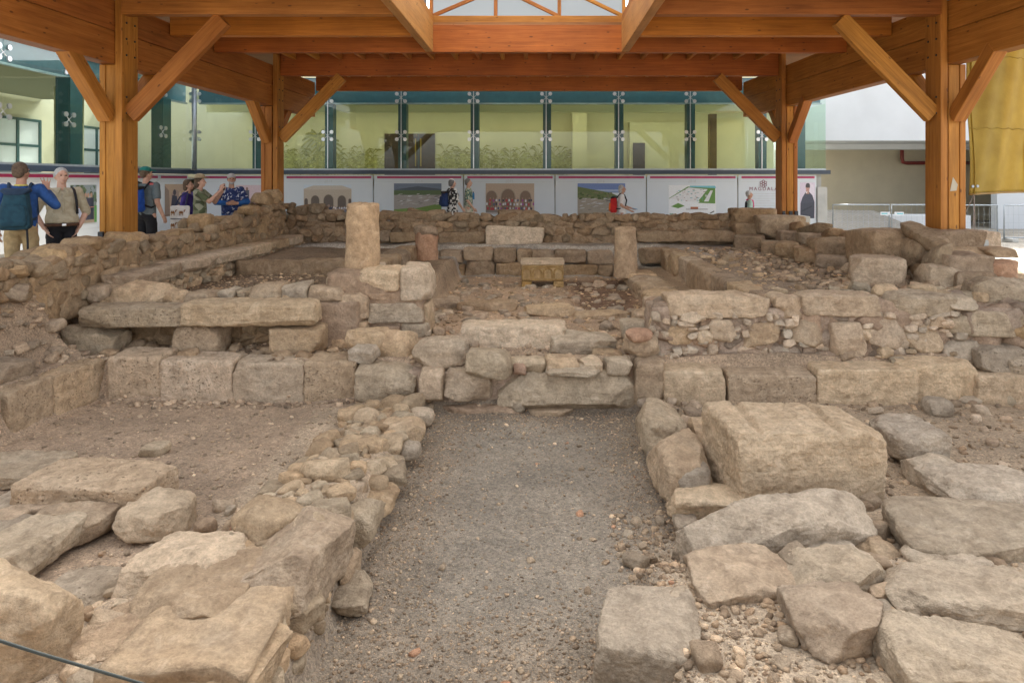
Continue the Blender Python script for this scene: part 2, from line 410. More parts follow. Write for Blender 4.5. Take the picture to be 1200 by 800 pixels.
def rock(w, d, h, kind='rough', seed=0, n=12, skew=None, amp=None):
    e, sk, cuts, cd, na, nf = KIND[kind]
    if skew is not None: sk = skew
    if amp is not None: na = amp
    rs = np.random.RandomState(seed % 99991)
    P0, Q = cube_grid(n)
    P0 = np.sign(P0) * np.abs(P0) ** .92
    nrm = (np.abs(P0) ** e).sum(1) ** (1 / e)
    V = P0 / nrm[:, None]
    G = np.sign(V) * np.abs(V) ** min(e - 1, 5); G /= np.linalg.norm(G, axis=1)[:, None] + 1e-9
    off = rs.uniform(-1, 1, (2, 2, 2, 3)) * sk * 1.6
    t = (V + 1) / 2
    W = 0
    for i in (0, 1):
        for j in (0, 1):
            for k in (0, 1):
                wt = (t[:, 0] if i else 1 - t[:, 0]) * (t[:, 1] if j else 1 - t[:, 1]) * (t[:, 2] if k else 1 - t[:, 2])
                W = W + wt[:, None] * off[i, j, k]
    V = V + W
    for c in range(cuts):
        nn = rs.normal(0, 1, 3); nn /= np.linalg.norm(nn)
        ext = (V @ nn).max()
        dist = ext * (1 - cd * rs.uniform(.35, 1.1))
        over = V @ nn - dist
        V = V - np.where(over > 0, over, 0)[:, None] * nn * .985
    S = np.array([w / 2, d / 2, h / 2])
    V = V * S
    m = min(w, d, h)
    na = min(na, m * .12)
    so = rs.uniform(-50, 50, 3)
    nz = fbm(V * nf + so, seed, 4, .55)
    rid = 1 - np.abs(vnoise(V * nf * 1.7 + so + 9, seed + 5)) * 2
    V = V + G * (na * (nz * .8 + rid * .35))[:, None]
    if n >= 16:
        V = V + G * (.0055 * fbm(V * 26 + so, seed + 3, 4, .7) - .012 * np.clip(vnoise(V * 13 + so, seed + 8) - .40, 0, 1) - .006 * np.clip(.12 - np.abs(vnoise(V * 7 + so, seed + 11)), 0, 1) / .12)[:, None]
    return V, Q
def rot_np(V, rx=0, ry=0, rz=0):
    Mx = np.array(Matrix.Rotation(rz, 3, 'Z') @ Matrix.Rotation(ry, 3, 'Y') @ Matrix.Rotation(rx, 3, 'X'))
    return V @ Mx.T
class Heap:
    """many stones gathered into one mesh (the rubble of one wall, the pebbles of one floor)"""
    def __init__(self): self.V = []; self.Q = []; self.T = []; self.n = 0
    def add(self, V, Q, tint=(1, 1, 1)):
        self.V.append(V); self.Q.append(Q + self.n); self.n += len(V)
        self.T.append(np.tile(np.array(tint, dtype=np.float32), (len(V), 1)))
    def build(self, name, mat, parent=None):
        V = np.concatenate(self.V); c = np.array([V[:, 0].mean(), V[:, 1].mean(), V[:, 2].min()])
        me = npmesh(name, V - c, np.concatenate(self.Q), np.concatenate(self.T))
        return link(name, me, mat, parent, tuple(c))
RND = random.Random(7)
_seed = [100]
def nseed(): _seed[0] += 13; return _seed[0]
def rtint(v=.22, warm=.06):
    a = RND.uniform(1 - v, 1 + v * .7); b = RND.uniform(-warm, warm)
    return (a * (1 + b), a, a * (1 - b * 1.3))

def stone_at(c, dims, kind, mat, name='stone_block', label=None, cat=None, group=None, parent=None, rot=(0, 0, 0), n=None, **kw):
    w, d, h = dims
    if n is None:
        dist = max(3.0, c[1]); n = int(max(7, min(64, max(w, d, h) * F / dist / 3.2)))
    V, Q = rock(w, d, h, kind, nseed(), n, **kw)
    me = npmesh(name, V, Q)
    o = link(name, me, M[mat], parent, c, rot)
    return tag(o, label, cat, group)
def stone(reg, x0, y0, x1, y1, D=None, depth=.4, kind='rough', mat='tan', name='stone_block', label=None, cat=None, group=None, parent=None,
          Yf=None, yaw=0, tilt=(0, 0), sink=.05, lift=0, wk=1.0, **kw):
    """a stone given by what the photograph shows of it: left, top, right, bottom in a zoomed region, and the depth below eye level of its foot"""
    x0, y0 = zz(reg, x0, y0); x1, y1 = zz(reg, x1, y1)
    Yf = F * D / (y1 - CY) if Yf is None else Yf
    D = (y1 - CY) * Yf / F
    sharp = kind in ('ashlar', 'worn')
    Ym = Yf + (0 if sharp else .35 * depth)
    w = (x1 - x0) * Ym / F * wk
    h = D - (y0 - CY) * (Yf + (.85 if sharp else .6) * depth) / F
    h = max(h, .05)
    X = ((x0 + x1) / 2 - CX) * Ym / F
    hh = h + sink
    return stone_at((X, Yf + depth / 2, EYE - D + h / 2 - sink / 2 + lift), (w, depth, hh), kind, mat, name, label, cat, group, parent,
                    (R(tilt[0]), R(tilt[1]), R(yaw)), **kw)

# ------------------------------------------------------------------ terrain: one sheet, height from depth below eye level
def ss(a, b, x):
    t = np.clip((x - a) / (b - a), 0, 1); return t * t * (3 - 2 * t)
def depth_below_eye(X, Y):
    X = np.asarray(X, dtype=float); Y = np.asarray(Y, dtype=float)
    def band(v, a, b, k=.06): return ss(a - k, a + k, v) * (1 - ss(b - k, b + k, v))
    out = 1.6 + .12 * ss(0, 4, X) * ss(13, 17, Y) + .08 * ss(4, 5.5, X) * ss(16.5, 17.5, Y)
    D = out.copy()
    def put(mask, val):
        nonlocal D
        D = D * (1 - mask) + val * mask
    # excavated rooms in front
    put(band(X, -5.3, 6.2, .3) * band(Y, 2.2, 7.9, .3), 2.45 + 0 * X)
    put(band(X, -5.3, -1.3, .12) * band(Y, 2.2, 7.9, .12), 2.50 + 0 * X)
    put(band(X, -1.26, 1.12, .07) * band(Y, 2.2, 7.75, .12), 2.60 + .02 * np.sin(X * 3))
    # low wall left of the corridor, and stony bank right of it
    ridge = 2.14 + .30 * ss(3.9, 7.2, Y)
    put(band(X, -1.95, -1.3, .10) * band(Y, 2.2, 7.7, .1), ridge)
    put(band(X, -2.5, -1.3, .15) * band(Y, 2.2, 4.0, .2), 2.30 + 0 * X)
    put(band(X, .62, 6.0, .10) * band(Y, 2.0, 4.35, .22), 2.34 + 0 * X)
    put(band(X, 1.05, 6.0, .15) * band(Y, 2.0, 4.2, .22), 2.32 + 0 * X)
    put(band(X, 1.1, 1.9, .10) * band(Y, 4.3, 6.3, .2), 2.52 + 0 * X)
    # front walls and what lies behind them
    put(band(X, -5.9, 6.4, .15) * band(Y, 7.95, 9.1, .08), 2.12 + 0 * X)
    put(band(X, -6.2, -5.2, .15) * band(Y, 5.5, 7.95, .12), 2.04 - .72 * ss(-5.42, -5.84, X))
    put(band(X, -1.75, 1.85, .12) * band(Y, 8.3, 14.98, .05), 2.04 + 0 * X)
    put(band(X, 1.75, 2.75, .08) * band(Y, 8.4, 14.98, .05), 1.83 + 0 * X)
    put(band(X, 2.7, 6.1, .08) * band(Y, 8.25, 15.9, .08), 1.46 + 0 * X)
    put(band(X, -6.0, -1.75, .08) * band(Y, 8.9, 14.98, .05), 1.62 + 0 * X)
    put(band(X, -5.3, -2.9, .06) * band(Y, 12.0, 14.4, .06), 1.42 + 0 * X)
    put(band(X, -6.0, 2.75, .08) * band(Y, 14.98, 16.0, .05), 1.42 + 0 * X)
    P3 = np.stack([X, Y, X * 0], -1).reshape(-1, 3)
    near = 1 - ss(20, 30, np.hypot(X, Y))
    inside = band(X, -6, 6, .3) * band(Y, 2, 16, .3)
    bump = (.030 * fbm(P3 * 1.1, 3, 3) + .012 * fbm(P3 * 5.5, 9, 3)).reshape(X.shape)
    return D + bump * near * (.35 + .65 * inside)
def ground_z(x, y): return EYE - float(depth_below_eye(np.array([x]), np.array([y]))[0])
def axis(parts):
    return np.unique(np.round(np.concatenate([np.linspace(a, b, n) for a, b, n in parts]), 4))
gx = axis([(-400, -60, 12), (-60, -12, 20), (-12, -6.6, 25), (-6.6, 6.6, 340), (6.6, 14, 30), (14, 60, 20), (60, 400, 12)])
gy = axis([(-300, -20, 12), (-20, 2, 20), (2, 9.4, 250), (9.4, 16.4, 180), (16.4, 30, 40), (30, 100, 20), (100, 700, 14)])
GX, GY = np.meshgrid(gx, gy)
GD = depth_below_eye(GX, GY)
V = np.stack([GX, GY, EYE - GD], -1).reshape(-1, 3)
ny, nx = GX.shape
ii = (np.arange(ny - 1)[:, None] * nx + np.arange(nx - 1)[None, :]).ravel()
Q = np.stack([ii, ii + 1, ii + nx + 1, ii + nx], -1)
def zone_tint(X, Y):
    T = np.zeros(X.shape + (3,)); T[:] = (.40, .375, .325)                       # pale gravel outside
    def put(m, c):
        nonlocal T
        T = T * (1 - m[..., None]) + np.array(c) * m[..., None]
    def band(v, a, b, k=.15): return ss(a - k, a + k, v) * (1 - ss(b - k, b + k, v))
    put(band(X, -6.1, 6.3) * band(Y, 1.5, 16), (.38, .28, .19))
    put(band(X, -5.6, -1.3) * band(Y, 2, 8), (.40, .30, .21))
    put(band(X, -1.3, 1.15) * band(Y, 2, 7.8), (.275, .225, .168))
    put(band(X, -.75, .70, .35) * band(Y, 3.9, 7.3, .4), (.315, .27, .21))
    put(band(X, 1.2, 6.0) * band(Y, 2, 7.6), (.40, .31, .215))
    put(band(X, .7, 6.0, .2) * band(Y, 2, 4.8), (.44, .35, .25))
    put(band(X, -2.4, -1.3, .1) * band(Y, 2, 7.6), (.46, .36, .255))
    put(band(X, -1.7, 1.8) * band(Y, 8.6, 14.8), (.43, .31, .21))
    put(band(X, .6, 1.75, .2) * band(Y, 10.5, 14, .4), (.21, .13, .085))
    put(band(X, -5.8, -1.8) * band(Y, 9, 14.5), (.25, .18, .12))
    put(band(X, 2.8, 5.2) * band(Y, 9, 13.2), (.29, .22, .155))
    put(band(X, -5.8, 5.2) * band(Y, 14.4, 15.7), (.42, .37, .31))
    put(band(X, 3.2, 5.0) * band(Y, 13.2, 15.7), (.42, .36, .30))
    return T
me = npmesh('ground', V, Q, zone_tint(GX, GY).reshape(-1, 3))
tag(link('ground', me, M['ground']), kind='structure')

# ------------------------------------------------------------------ pebbles and grit: nobody could count them
_peb = [rock(1, 1, .62, k, 5000 + i, 2) for i, k in enumerate(['cobble', 'boulder', 'rough', 'cobble', 'flat', 'boulder', 'rough', 'cobble'])]
_PEBN = 0
def pebbles(name, count, area, smin, smax, mat, mask=None, power=3.0, tints=None, flat=1.0):
    hp = Heap(); k = 0
    rs = np.random.RandomState(nseed())
    while k < count:
        x = rs.uniform(area[0], area[1], 4000); y = rs.uniform(area[2], area[3], 4000)
        if mask is not None:
            keep = rs.uniform(0, 1, 4000) < mask(x, y); x, y = x[keep], y[keep]
        z = EYE - depth_below_eye(x, y)
        for a, b, c in zip(x, y, z):
            s = smin + (smax - smin) * rs.uniform() ** power
            V, Q = _peb[rs.randint(len(_peb))]
            V = rot_np(V * (s * rs.uniform(.7, 1.3), s * rs.uniform(.7, 1.3), s * flat * rs.uniform(.6, 1.1)), rs.uniform(-.4, .4), rs.uniform(-.4, .4), rs.uniform(0, 6.3))
            t = tints[rs.randint(len(tints))] if tints else (1, 1, 1)
            q = rs.uniform(.75, 1.25)
            hp.add(V + np.array([a, b, c + s * .10 * flat]), Q, tuple(u * q for u in t))
            k += 1
            if k >= count: break
    return tag(hp.build(name, M[mat]), kind='stuff')
GR = [(.85, .82, .78), (.95, .92, .88), (1.0, .95, .88), (.75, .72, .69), (1.2, 1.16, 1.1), (1.55, 1.5, 1.42), (.62, .59, .56), (1.1, 1.0, .9)]
edge_mask = lambda x, y: .14 + .86 * np.clip(ss(.45, 1.05, np.abs(x + .05)) + ss(6.7, 7.5, y) + ss(4.6, 3.6, y), 0, 1)
# ------------------------------------------------------------------ timber pavilion
def Z(D): return EYE - D
pav = empty('timber_pavilion', (-.1, 10.5, 0), 'large orange timber shelter on four posts roofing the ruins, with raised glazed skylight', 'pavilion')
def timber(name, p0, p1, w, h, mat='timber', parent=pav, side=None, bev=.012):
    """a squared timber from p0 to p1, w across, h deep; its own axes run along the grain"""
    p0, p1 = Vector(p0), Vector(p1); d = p1 - p0; L = d.length; d.normalize()
    up = Vector((0, 0, 1)) if abs(d.z) < .95 else Vector((0, 1, 0))
    if side is not None: up = Vector(side)
    y = up.cross(d).normalized(); z = d.cross(y)
    b = MB(); b.bar((0, 0, 0), (L, 0, 0), w, h, Vector((0, 1, 0)), bev)
    o = b.build(name, M[mat], parent, loc=(0, 0, 0))
    rot = Matrix((d, y, z)).transposed().to_euler()
    o.rotation_euler = rot; q = Vector(); a = parent
    while a is not None: q = q + a.location; a = a.parent
    o.location = p0 - q
    return o
def post(Xo, Xi, Y, base_D):
    """three planks side by side between the outer and the inner face; the inner one runs on up past the edge beam"""
    s = 1 if Xi > Xo else -1
    xc = (Xo + Xi) / 2
    q = empty('post', (xc, Y, Z(base_D))); q.parent = pav; q.location = Vector((xc, Y, Z(base_D))) - pav.location
    top = Z(-1.795)
    timber('outer_plank', (Xo + s * .046, Y, Z(base_D)), (Xo + s * .046, Y, top), .092, .40, 'timber', q, side=(0, 1, 0))
    timber('middle_plank', (Xo + s * .178, Y + .012, Z(base_D)), (Xo + s * .178, Y + .012, top), .166, .40, 'timber', q, side=(0, 1, 0))
    timber('inner_plank', (Xi - s * .054, Y - .02, Z(base_D)), (Xi - s * .054, Y - .02, Z(-3.08)), .108, .43, 'timber', q, side=(0, 1, 0))
    for x in (Xo + s * .046, Xo + s * .178, Xi - s * .054):
        f = MB(); f.box((x - .04, Y - .25, Z(base_D + .02)), (x + .04, Y - .205, Z(base_D - .10)), .008); f.build('steel_shoe', M['steel_dark'], q)
    for zz_ in (-1.05, -1.30, -1.95, -2.2, -2.45):
        for dy in (-.12, .10):
            bo = MB(); bo.tube([(Xi - s * .002, Y + dy, Z(zz_)), (Xi + s * .012, Y + dy, Z(zz_))], .017, 8); bo.build('bolt', M['steel_dark'], q)
    f = MB(); f.box((xc - .42, Y - .42, Z(1.75)), (xc + .42, Y + .42, Z(base_D + .021)), .02); f.build('footing', M['concrete'], q)
    return q
PO = {'fl': (-6.77, -6.40, 10.72, .88), 'fr': (6.59, 6.18, 10.72, .86), 'rl': (-6.67, -6.26, 16.6, .78), 'rr': (6.23, 5.83, 16.6, .82)}
for k_ in PO: post(*PO[k_])
def lerpX(a, b, y): return a[0] + (b[0] - a[0]) * (y - a[1]) / (b[1] - a[1])
PL, RL = (-6.51, 10.72), (-6.37, 16.6)            # inner faces of the edge beams
PR, RR = (6.29, 10.72), (5.94, 16.6)
for A, B, s in ((PL, RL, -1), (PR, RR, 1)):
    y0, y1 = 6.9, 19.3
    for lo, hi, w in ((-1.8, -2.30, .25), (-2.309, -2.78, .235)):
        a = (lerpX(A, B, y0) + s * .126, y0, Z((lo + hi) / 2)); b = (lerpX(A, B, y1) + s * .126, y1, Z((lo + hi) / 2))
        timber('edge_beam', a, b, w, abs(hi - lo), 'timber')
# cross beams
Ybeams = [7.5, 9.0, 10.55, 12.07, 13.62, 16.62, 19.4]
LX0, LX1, LY0, LY1 = -2.16, 1.72, 7.5, 13.62
for Y in Ybeams:
    x0, x1 = lerpX(PL, RL, Y) + .004, lerpX(PR, RR, Y) - .004
    if Y == 10.55: x0, x1 = x0 + .115, x1 - .115
    if Y == 16.62: x0, x1 = x0 + .112, x1 - .112
    mat = 'timber_red' if Y > 11 else 'timber'
    if LY0 < Y < LY1 - .1:
        timber('cross_beam', (x0, Y, Z(-2.82)), (LX0 - .08, Y, Z(-2.82)), .18, .54, mat)
        timber('cross_beam', (LX1 + .08, Y, Z(-2.82)), (x1, Y, Z(-2.82)), .18, .54, mat)
    else:
        timber('cross_beam', (x0, Y, Z(-2.82)), (x1, Y, Z(-2.82)), .18, .54, mat)
for x, xf in ((LX0, LX0), (LX1, LX1)):
    timber('trimmer', (x, LY0 + .1, Z(-2.85)), (x, LY1 - .1, Z(-2.85)), .15, .60, 'timber_pale')
# rafters showing between the rear beams
x = -5.9
while x < 5.6:
    timber('rafter', (x, 13.72, Z(-3.0)), (x, 16.52, Z(-3.0)), .09, .15, 'timber')
    timber('rafter', (x, 16.72, Z(-3.0)), (x, 19.30, Z(-3.0)), .09, .15, 'timber'); x += .56
# roof boards with the opening of the skylight
dk = MB()
zr0, zr1 = Z(-3.093), Z(-3.17)
dk.box((-8.0, 6.9, zr0), (LX0 - .06, 20.3, zr1)); dk.box((LX1 + .06, 6.9, zr0), (7.8, 20.3, zr1)); dk.box((7.801, 6.9, zr0), (9.6, 12.0, zr1))  # last box: unseen eave extension added to keep sun off the near right
dk.box((LX0 - .059, 6.9, zr0), (LX1 + .059, LY0, zr1)); dk.box((LX0 - .059, LY1 + .04, zr0), (LX1 + .059, 20.3, zr1))
dk.build('roof_deck', M['deck'], pav)
# lantern (skylight): sill, mullions, diagonals, glass, opal roof
lan = empty('skylight', (LX0, LY1, Z(-3.2))); lan.parent = pav; lan.location = Vector((0, LY1, Z(-3.2))) - pav.location
LYR = LY1 + .12; zs, zt = Z(-3.30), Z(-4.5)
timber('sill', (LX0 - .05, LYR, Z(-3.235)), (LX1 + .05, LYR, Z(-3.235)), .14, .14, 'timber', lan)
timber('head_rail', (LX0 - .05, LYR, zt), (LX1 + .05, LYR, zt), .14, .14, 'timber', lan)
mx = [LX0, LX0 + 1.30, LX0 + 2.58, LX1]
for x in mx: timber('mullion', (x, LYR, zs), (x, LYR, zt), .07, .10, 'timber', lan, side=(0, 1, 0))
for a, b, flipd in ((mx[0], mx[1], 0), (mx[1], mx[2], 1), (mx[2], mx[3], 1)):
    p, q = ((a, zs), (b, zs + .55)) if not flipd else ((b, zs), (a, zs + .62))
    timber('diagonal', (p[0], LYR - .01, p[1]), (q[0], LYR - .01, q[1]), .06, .075, 'timber', lan)
for a, b in zip(mx, mx[1:]):
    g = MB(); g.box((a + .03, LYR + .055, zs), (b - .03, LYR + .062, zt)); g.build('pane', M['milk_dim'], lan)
for x in (LX0, LX1):
    timber('side_sill', (x, LY0, Z(-3.235)), (x, LYR - .08, Z(-3.235)), .12, .14, 'timber', lan)
    timber('side_rail', (x, LY0, zt), (x, LYR - .08, zt), .12, .14, 'timber', lan)
    yy = LY0 + .05
    while yy < LYR - .6:
        timber('mullion', (x, yy, zs), (x, yy, zt - .07), .07, .09, 'timber', lan, side=(0, 1, 0))
        g = MB(); s = -1 if x < 0 else 1
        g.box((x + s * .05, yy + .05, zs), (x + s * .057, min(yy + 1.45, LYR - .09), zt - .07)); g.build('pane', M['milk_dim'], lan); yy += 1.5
o = MB(); o.box((LX0 - .3, LY0 - .3, zt + .08), (LX1 + .3, LYR + .3, zt + .10)); o.build('opal_sheet', M['milk'], lan)
# braces
def brace(p0, p1, w=.12, h=.26): timber('brace', p0, p1, w, h, 'timber')
for k_, s in (('fl', 1), ('fr', -1), ('rl', 1), ('rr', -1)):
    xo, xi, yp, _ = PO[k_]; xm = (xo + xi - s * .108) / 2
    brace((xi + s * .03, yp - .06, Z(-1.02)), (xi + s * 1.52, yp - .14, Z(-2.50)), .13, .27)
    brace((xm, yp - .20, Z(-.98)), (xm, yp - 1.14, Z(-1.88)), .20, .22)
    brace((xm, yp + .20, Z(-.98)), (xm, yp + 1.14, Z(-1.88)), .20, .22)
gp = MB(); X, Y = 6.345, 10.72 - .192
gp.poly([(X + .045, Y - .004, Z(-.06)), (X + .115, Y - .012, Z(.06)), (X + .10, Y - .004, Z(.15)), (X + .0, Y - .004, Z(.16))])
tag(gp.build('paper_scrap', M['beige_wall']), 'small torn white paper stuck on the right front timber post', 'paper')

# ------------------------------------------------------------------ glass building behind (L-shaped)
FY, FX0, FX1, WX = 21.5, -10.85, 9.05, -10.9
def fx0(px): return (px - CX) * FY / F
bld = empty('glass_building', (0, FY, 0), 'low modern building with frameless glass facade, teal fins and long white printed base', 'building')
def part(name, mat, fn, parent=bld, smooth=False):
    b = MB(); fn(b); return b.build(name, M[mat], parent, smooth)
part('base_wall', 'concrete', lambda b: (b.box((FX0, FY + .12, Z(1.95)), (FX1 + .06, FY + .42, Z(.20))), b.box((WX - .42, 4, Z(1.95)), (WX - .12, FY + .1, Z(.20))),
                                         b.box((fx0(958.5), FY + .02, Z(1.95)), (FX1 + .055, FY + .119, Z(.20)))))
part('ledge', 'ledge', lambda b: (b.box((FX0 - .1, FY - .08, Z(-.21)), (FX1 + .12, FY + .5, Z(-.335))), b.box((WX - .5, 4, Z(-.21)), (WX + .08, FY - .09, Z(-.335)))))
part('sill_rail', 'zinc', lambda b: (b.box((FX0 + .1, FY - .02, Z(-.338)), (FX1, FY + .05, Z(-.385))), b.box((WX - .05, 4, Z(-.338)), (WX + .02, FY - .1, Z(-.385)))))
part('side_wall', 'concrete', lambda b: b.box((FX1 + .06, FY + .5, Z(1.95)), (FX1 - .2, FY + 8, Z(-.2))))
part('upper_band', 'teal_light', lambda b: (b.box((FX0 - .05, FY + .42, Z(-2.50)), (FX1, FY + .5, Z(-3.3))), b.box((WX - .5, 4, Z(-2.50)), (WX - .42, FY + .41, Z(-3.3)))))
part('transom', 'zinc', lambda b: (b.box((FX0, FY + .30, Z(-2.44)), (FX1, FY + .40, Z(-2.49))), b.box((WX - .40, 4, Z(-2.44)), (WX - .30, FY + .29, Z(-2.49)))))
def eave(b):
    b.box((FX0 - .3, FY - .25, Z(-3.45)), (FX1 + .3, FY + .52, Z(-3.75))); b.box((WX - .5, 4, Z(-3.45)), (WX + .25, FY - .26, Z(-3.75)))
part('eave', 'teal', eave)
def louvers(b):
    y = 4.1
    while y < FY: b.box((WX - .38, y, Z(-3.06)), (WX - .1, y + .03, Z(-3.40))); y += .22
part('louver', 'zinc', louvers)
# panes, fins and point fittings
jx = [(px - CX) * FY / F for px in (384, 470, 555, 640, 725, 809, 893, 968)]
jx = [FX0 + .05, jx[0] - 2.285 * 1 - .0] + jx
pane_edges = jx
def spider(parent, x, y, z, along):
    b = MB()
    for a in (-.13, .13):
        for c in (-.115, .115):
            p = Vector((x, y, z)); q = p + Vector((a, 0, c)) if along == 'x' else p + Vector((0, a, c))
            nrm = Vector((0, -1, 0)) if along == 'x' else Vector((1, 0, 0))
            b.tube([p - nrm * .02, q - nrm * .012], .007, 6); b.tube([q - nrm * .01, q + nrm * .022], .058, 14)
    return b.build('point_fitting', M['steel'], parent)
for i, (a, b_) in enumerate(zip(pane_edges, pane_edges[1:])):
    g = part('glass_pane', 'glass', lambda b: b.box((a + .012, FY + .0, Z(-.386)), (b_ - .012, FY + .016, Z(-3.2))))
    if i > 0 or True:
        for zc in (-2.62, -1.42): spider(g, a, FY - .02, Z(zc), 'x')
for x in pane_edges[1:-1]:
    part('fin', 'teal', lambda b: b.box((x - .10, FY + .04, Z(-.39)), (x + .16, FY + .38, Z(-2.43))))
part('corner_post', 'zinc', lambda b: b.tube([(FX0 + .04, FY - .06, Z(-.34)), (FX0 + .04, FY - .06, Z(-3.4))], .075, 14), smooth=True)
wy = [4.0, 6.0, 8.0, 9.95, 11.9, 13.9, 15.85, 17.8, 19.8, FY - .05]
for i, (a, b_) in enumerate(zip(wy, wy[1:])):
    g = part('glass_pane', 'glass', lambda b: b.box((WX - .016, a + .012, Z(-.386)), (WX, b_ - .012, Z(-3.2))))
    if a > 5:
        for zc in (-2.62, -1.42): spider(g, WX + .02, a, Z(zc), 'y')
    if i in (4, 6, 8): part('fin', 'teal', lambda b: b.box((WX - .40, a + .12, Z(-.39)), (WX - .05, a + .55, Z(-2.43))))
part('fin', 'teal', lambda b: b.box((FX1 - .7, FY + .5, Z(-.39)), (FX1 - .45, FY + .9, Z(-2.43))))
part('end_glass', 'glass', lambda b: b.box((FX1 - .012, FY + .02, Z(-.386)), (FX1, FY + 6, Z(-2.43))))
for x in pane_edges[1:-1]: part('joint', 'steel', lambda b: b.box((x - .011, FY - .002, Z(-.39)), (x + .011, FY + .018, Z(-3.2))))
# inside
def win(b, y0, y1, z0, z1):
    n = 3
    for k in range(n + 1):
        y = y0 + (y1 - y0) * k / n; b.box((-15.99, y - .05, z0), (-15.9, y + .05, z1))
    for z in (z0, (z0 + z1) / 2, z1): b.box((-15.985, y0 - .05, z - .04), (-15.905, y1 + .05, z + .04))
part('inner_frame', 'teal', lambda b: (win(b, 14.2, 17.4, Z(-.3), Z(-1.9)), win(b, 19.0, 21.8, Z(-.3), Z(-1.9)), win(b, 23.0, 25.4, Z(-.3), Z(-1.9))))
for y0, y1 in ((14.2, 17.4), (19.0, 21.8), (23.0, 25.4)): part('inner_pane', 'white_wall', lambda b: b.box((-15.998, y0, Z(-.3)), (-15.93, y1, Z(-1.9))))
part('back_wall', 'olive_wall', lambda b: b.box((-16, 26.0, Z(1.5)), (FX1 - .1, 26.2, Z(-4.2))))
part('inner_floor', 'concrete', lambda b: (b.box((-16, FY + .52, Z(-.05)), (FX1 - .02, 25.99, Z(-.12))), b.box((-16, 4, Z(-.05)), (WX - .52, FY + .51, Z(-.12)))))
part('ceiling', 'cream', lambda b: b.box((FX0 - .4, FY + .51, Z(-2.62)), (FX1, 23.3, Z(-2.74))))
part('glow_screen', 'cream', lambda b: b.box((FX0 - .4, 23.1, Z(-2.33)), (FX1 - .02, 23.299, Z(-2.619))))  # added screen that hides the bright translucent ceiling behind it
part('added_daylight_ceiling', 'daylight_fill', lambda b: (b.box((FX0 - .4, 23.301, Z(-2.63)), (FX1, 25.99, Z(-2.65))), None))  # hidden translucent strip, added so daylight brightens the interior
part('wing_daylight_ceiling', 'daylight_fill_dim', lambda b: (b.box((-15.99, 4, Z(-2.62)), (WX - .51, FY + .5, Z(-2.64)))))  # ceiling made translucent to brighten the wing from above
part('wing_wall', 'olive_wall', lambda b: b.box((-16.2, 4, Z(1.5)), (-16.0, 26.2, Z(-4.2))))
part('pillar', 'cream', lambda b: (b.tube([(-13.2, 19.2, Z(-.1)), (-13.2, 19.2, Z(-2.62))], .35, 20), b.tube([(-13.4, 12.4, Z(-.1)), (-13.4, 12.4, Z(-2.62))], .3, 20)), smooth=True)
def bx(px, py0, Y, px1, py1):
    a = PY(px, py0, Y); c = PY(px1, py1, Y); return a, c
# right hand partition, recess and its door
def partition(b):
    x0 = (671 - CX) * 25.2 / F; x1 = (688 - CX) * 25.2 / F
    b.box((x0, 25.2, Z(-.1)), (x1, 25.98, Z(-2.62)))
    x2 = (742 - CX) * 24.6 / F; b.box(((738 - CX) * 25.6 / F, 25.6, Z(-.1)), (7.6, 25.95, Z(-2.2)))
part('partition', 'olive_wall', partition)
dd = part('inner_door', 'door', lambda b: b.box((-5.85, 25.93, Z(-.12)), (-3.93, 25.99, Z(-1.79))))
part('door_handle', 'brass', lambda b: (b.tube([(-4.66, 25.88, Z(-.55)), (-4.66, 25.88, Z(-1.6))], .022, 8), b.tube([(-4.46, 25.88, Z(-.55)), (-4.46, 25.88, Z(-1.6))], .022, 8)), dd)
part('door_joint', 'teal', lambda b: b.box((-4.57, 25.915, Z(-.12)), (-4.55, 25.929, Z(-1.79))), dd)
part('inner_door', 'door', lambda b: b.box(((742 - CX) * 25.5 / F, 25.53, Z(-.12)), ((756 - CX) * 25.5 / F, 25.59, Z(-1.42))))
part('dark_pier', 'door', lambda b: b.box(((832 - CX) * 24.5 / F, 24.5, Z(-.12)), ((840 - CX) * 24.5 / F, 24.8, Z(-2.4))))
def spots(b):
    for x in np.arange(-9, 8, 1.9): b.tube([(x, 22.5, Z(-2.617)), (x, 22.5, Z(-2.60))], .07, 10)
part('ceiling_spot', 'steel_dark', spots)
# painted reeds and palms on the inner wall
def leafmural(mat, seed, xs, hmax):
    rs = random.Random(seed); b = MB(); k = 0
    for x in xs:
        hgt = rs.uniform(.5, 1) * hmax; yy = 25.985 - .004 * (k % 3) - (0 if mat == 'mural' else .006); k += 1
        for j in range(rs.randint(5, 9)):
            t = rs.uniform(.15, 1); z0 = Z(-.12) + t * hgt; s = rs.choice((-1, 1)); l = rs.uniform(.18, .42); lift = rs.uniform(-.05, .3)
            p = Vector((x, yy, z0)); q = p + Vector((s * l, 0, lift)); mid = (p + q) / 2 + Vector((0, 0, .08 + rs.uniform(0, .05)))
            wd = Vector((0, 0, .035)); yj = Vector((0, -.0004 * j, 0))
            b.poly([p + yj, mid - wd + yj, q + yj, mid + wd + yj])
        b.poly([(x - .012, yy + .001, Z(-.12)), (x + .012, yy + .001, Z(-.12)), (x + .006, yy + .001, Z(-.12) + hgt), (x - .006, yy + .001, Z(-.12) + hgt)])
    return b.build('painted_plants', M[mat], bld)
rs_ = random.Random(4)
leafmural('mural', 1, [rs_.uniform(-10.4, -6.0) for _ in range(46)] + [rs_.uniform(-3.8, 1.1) for _ in range(46)], 1.15)
leafmural('mural2', 2, [rs_.uniform(-10.4, -6.0) for _ in range(40)] + [rs_.uniform(-3.8, 1.1) for _ in range(40)], .95)
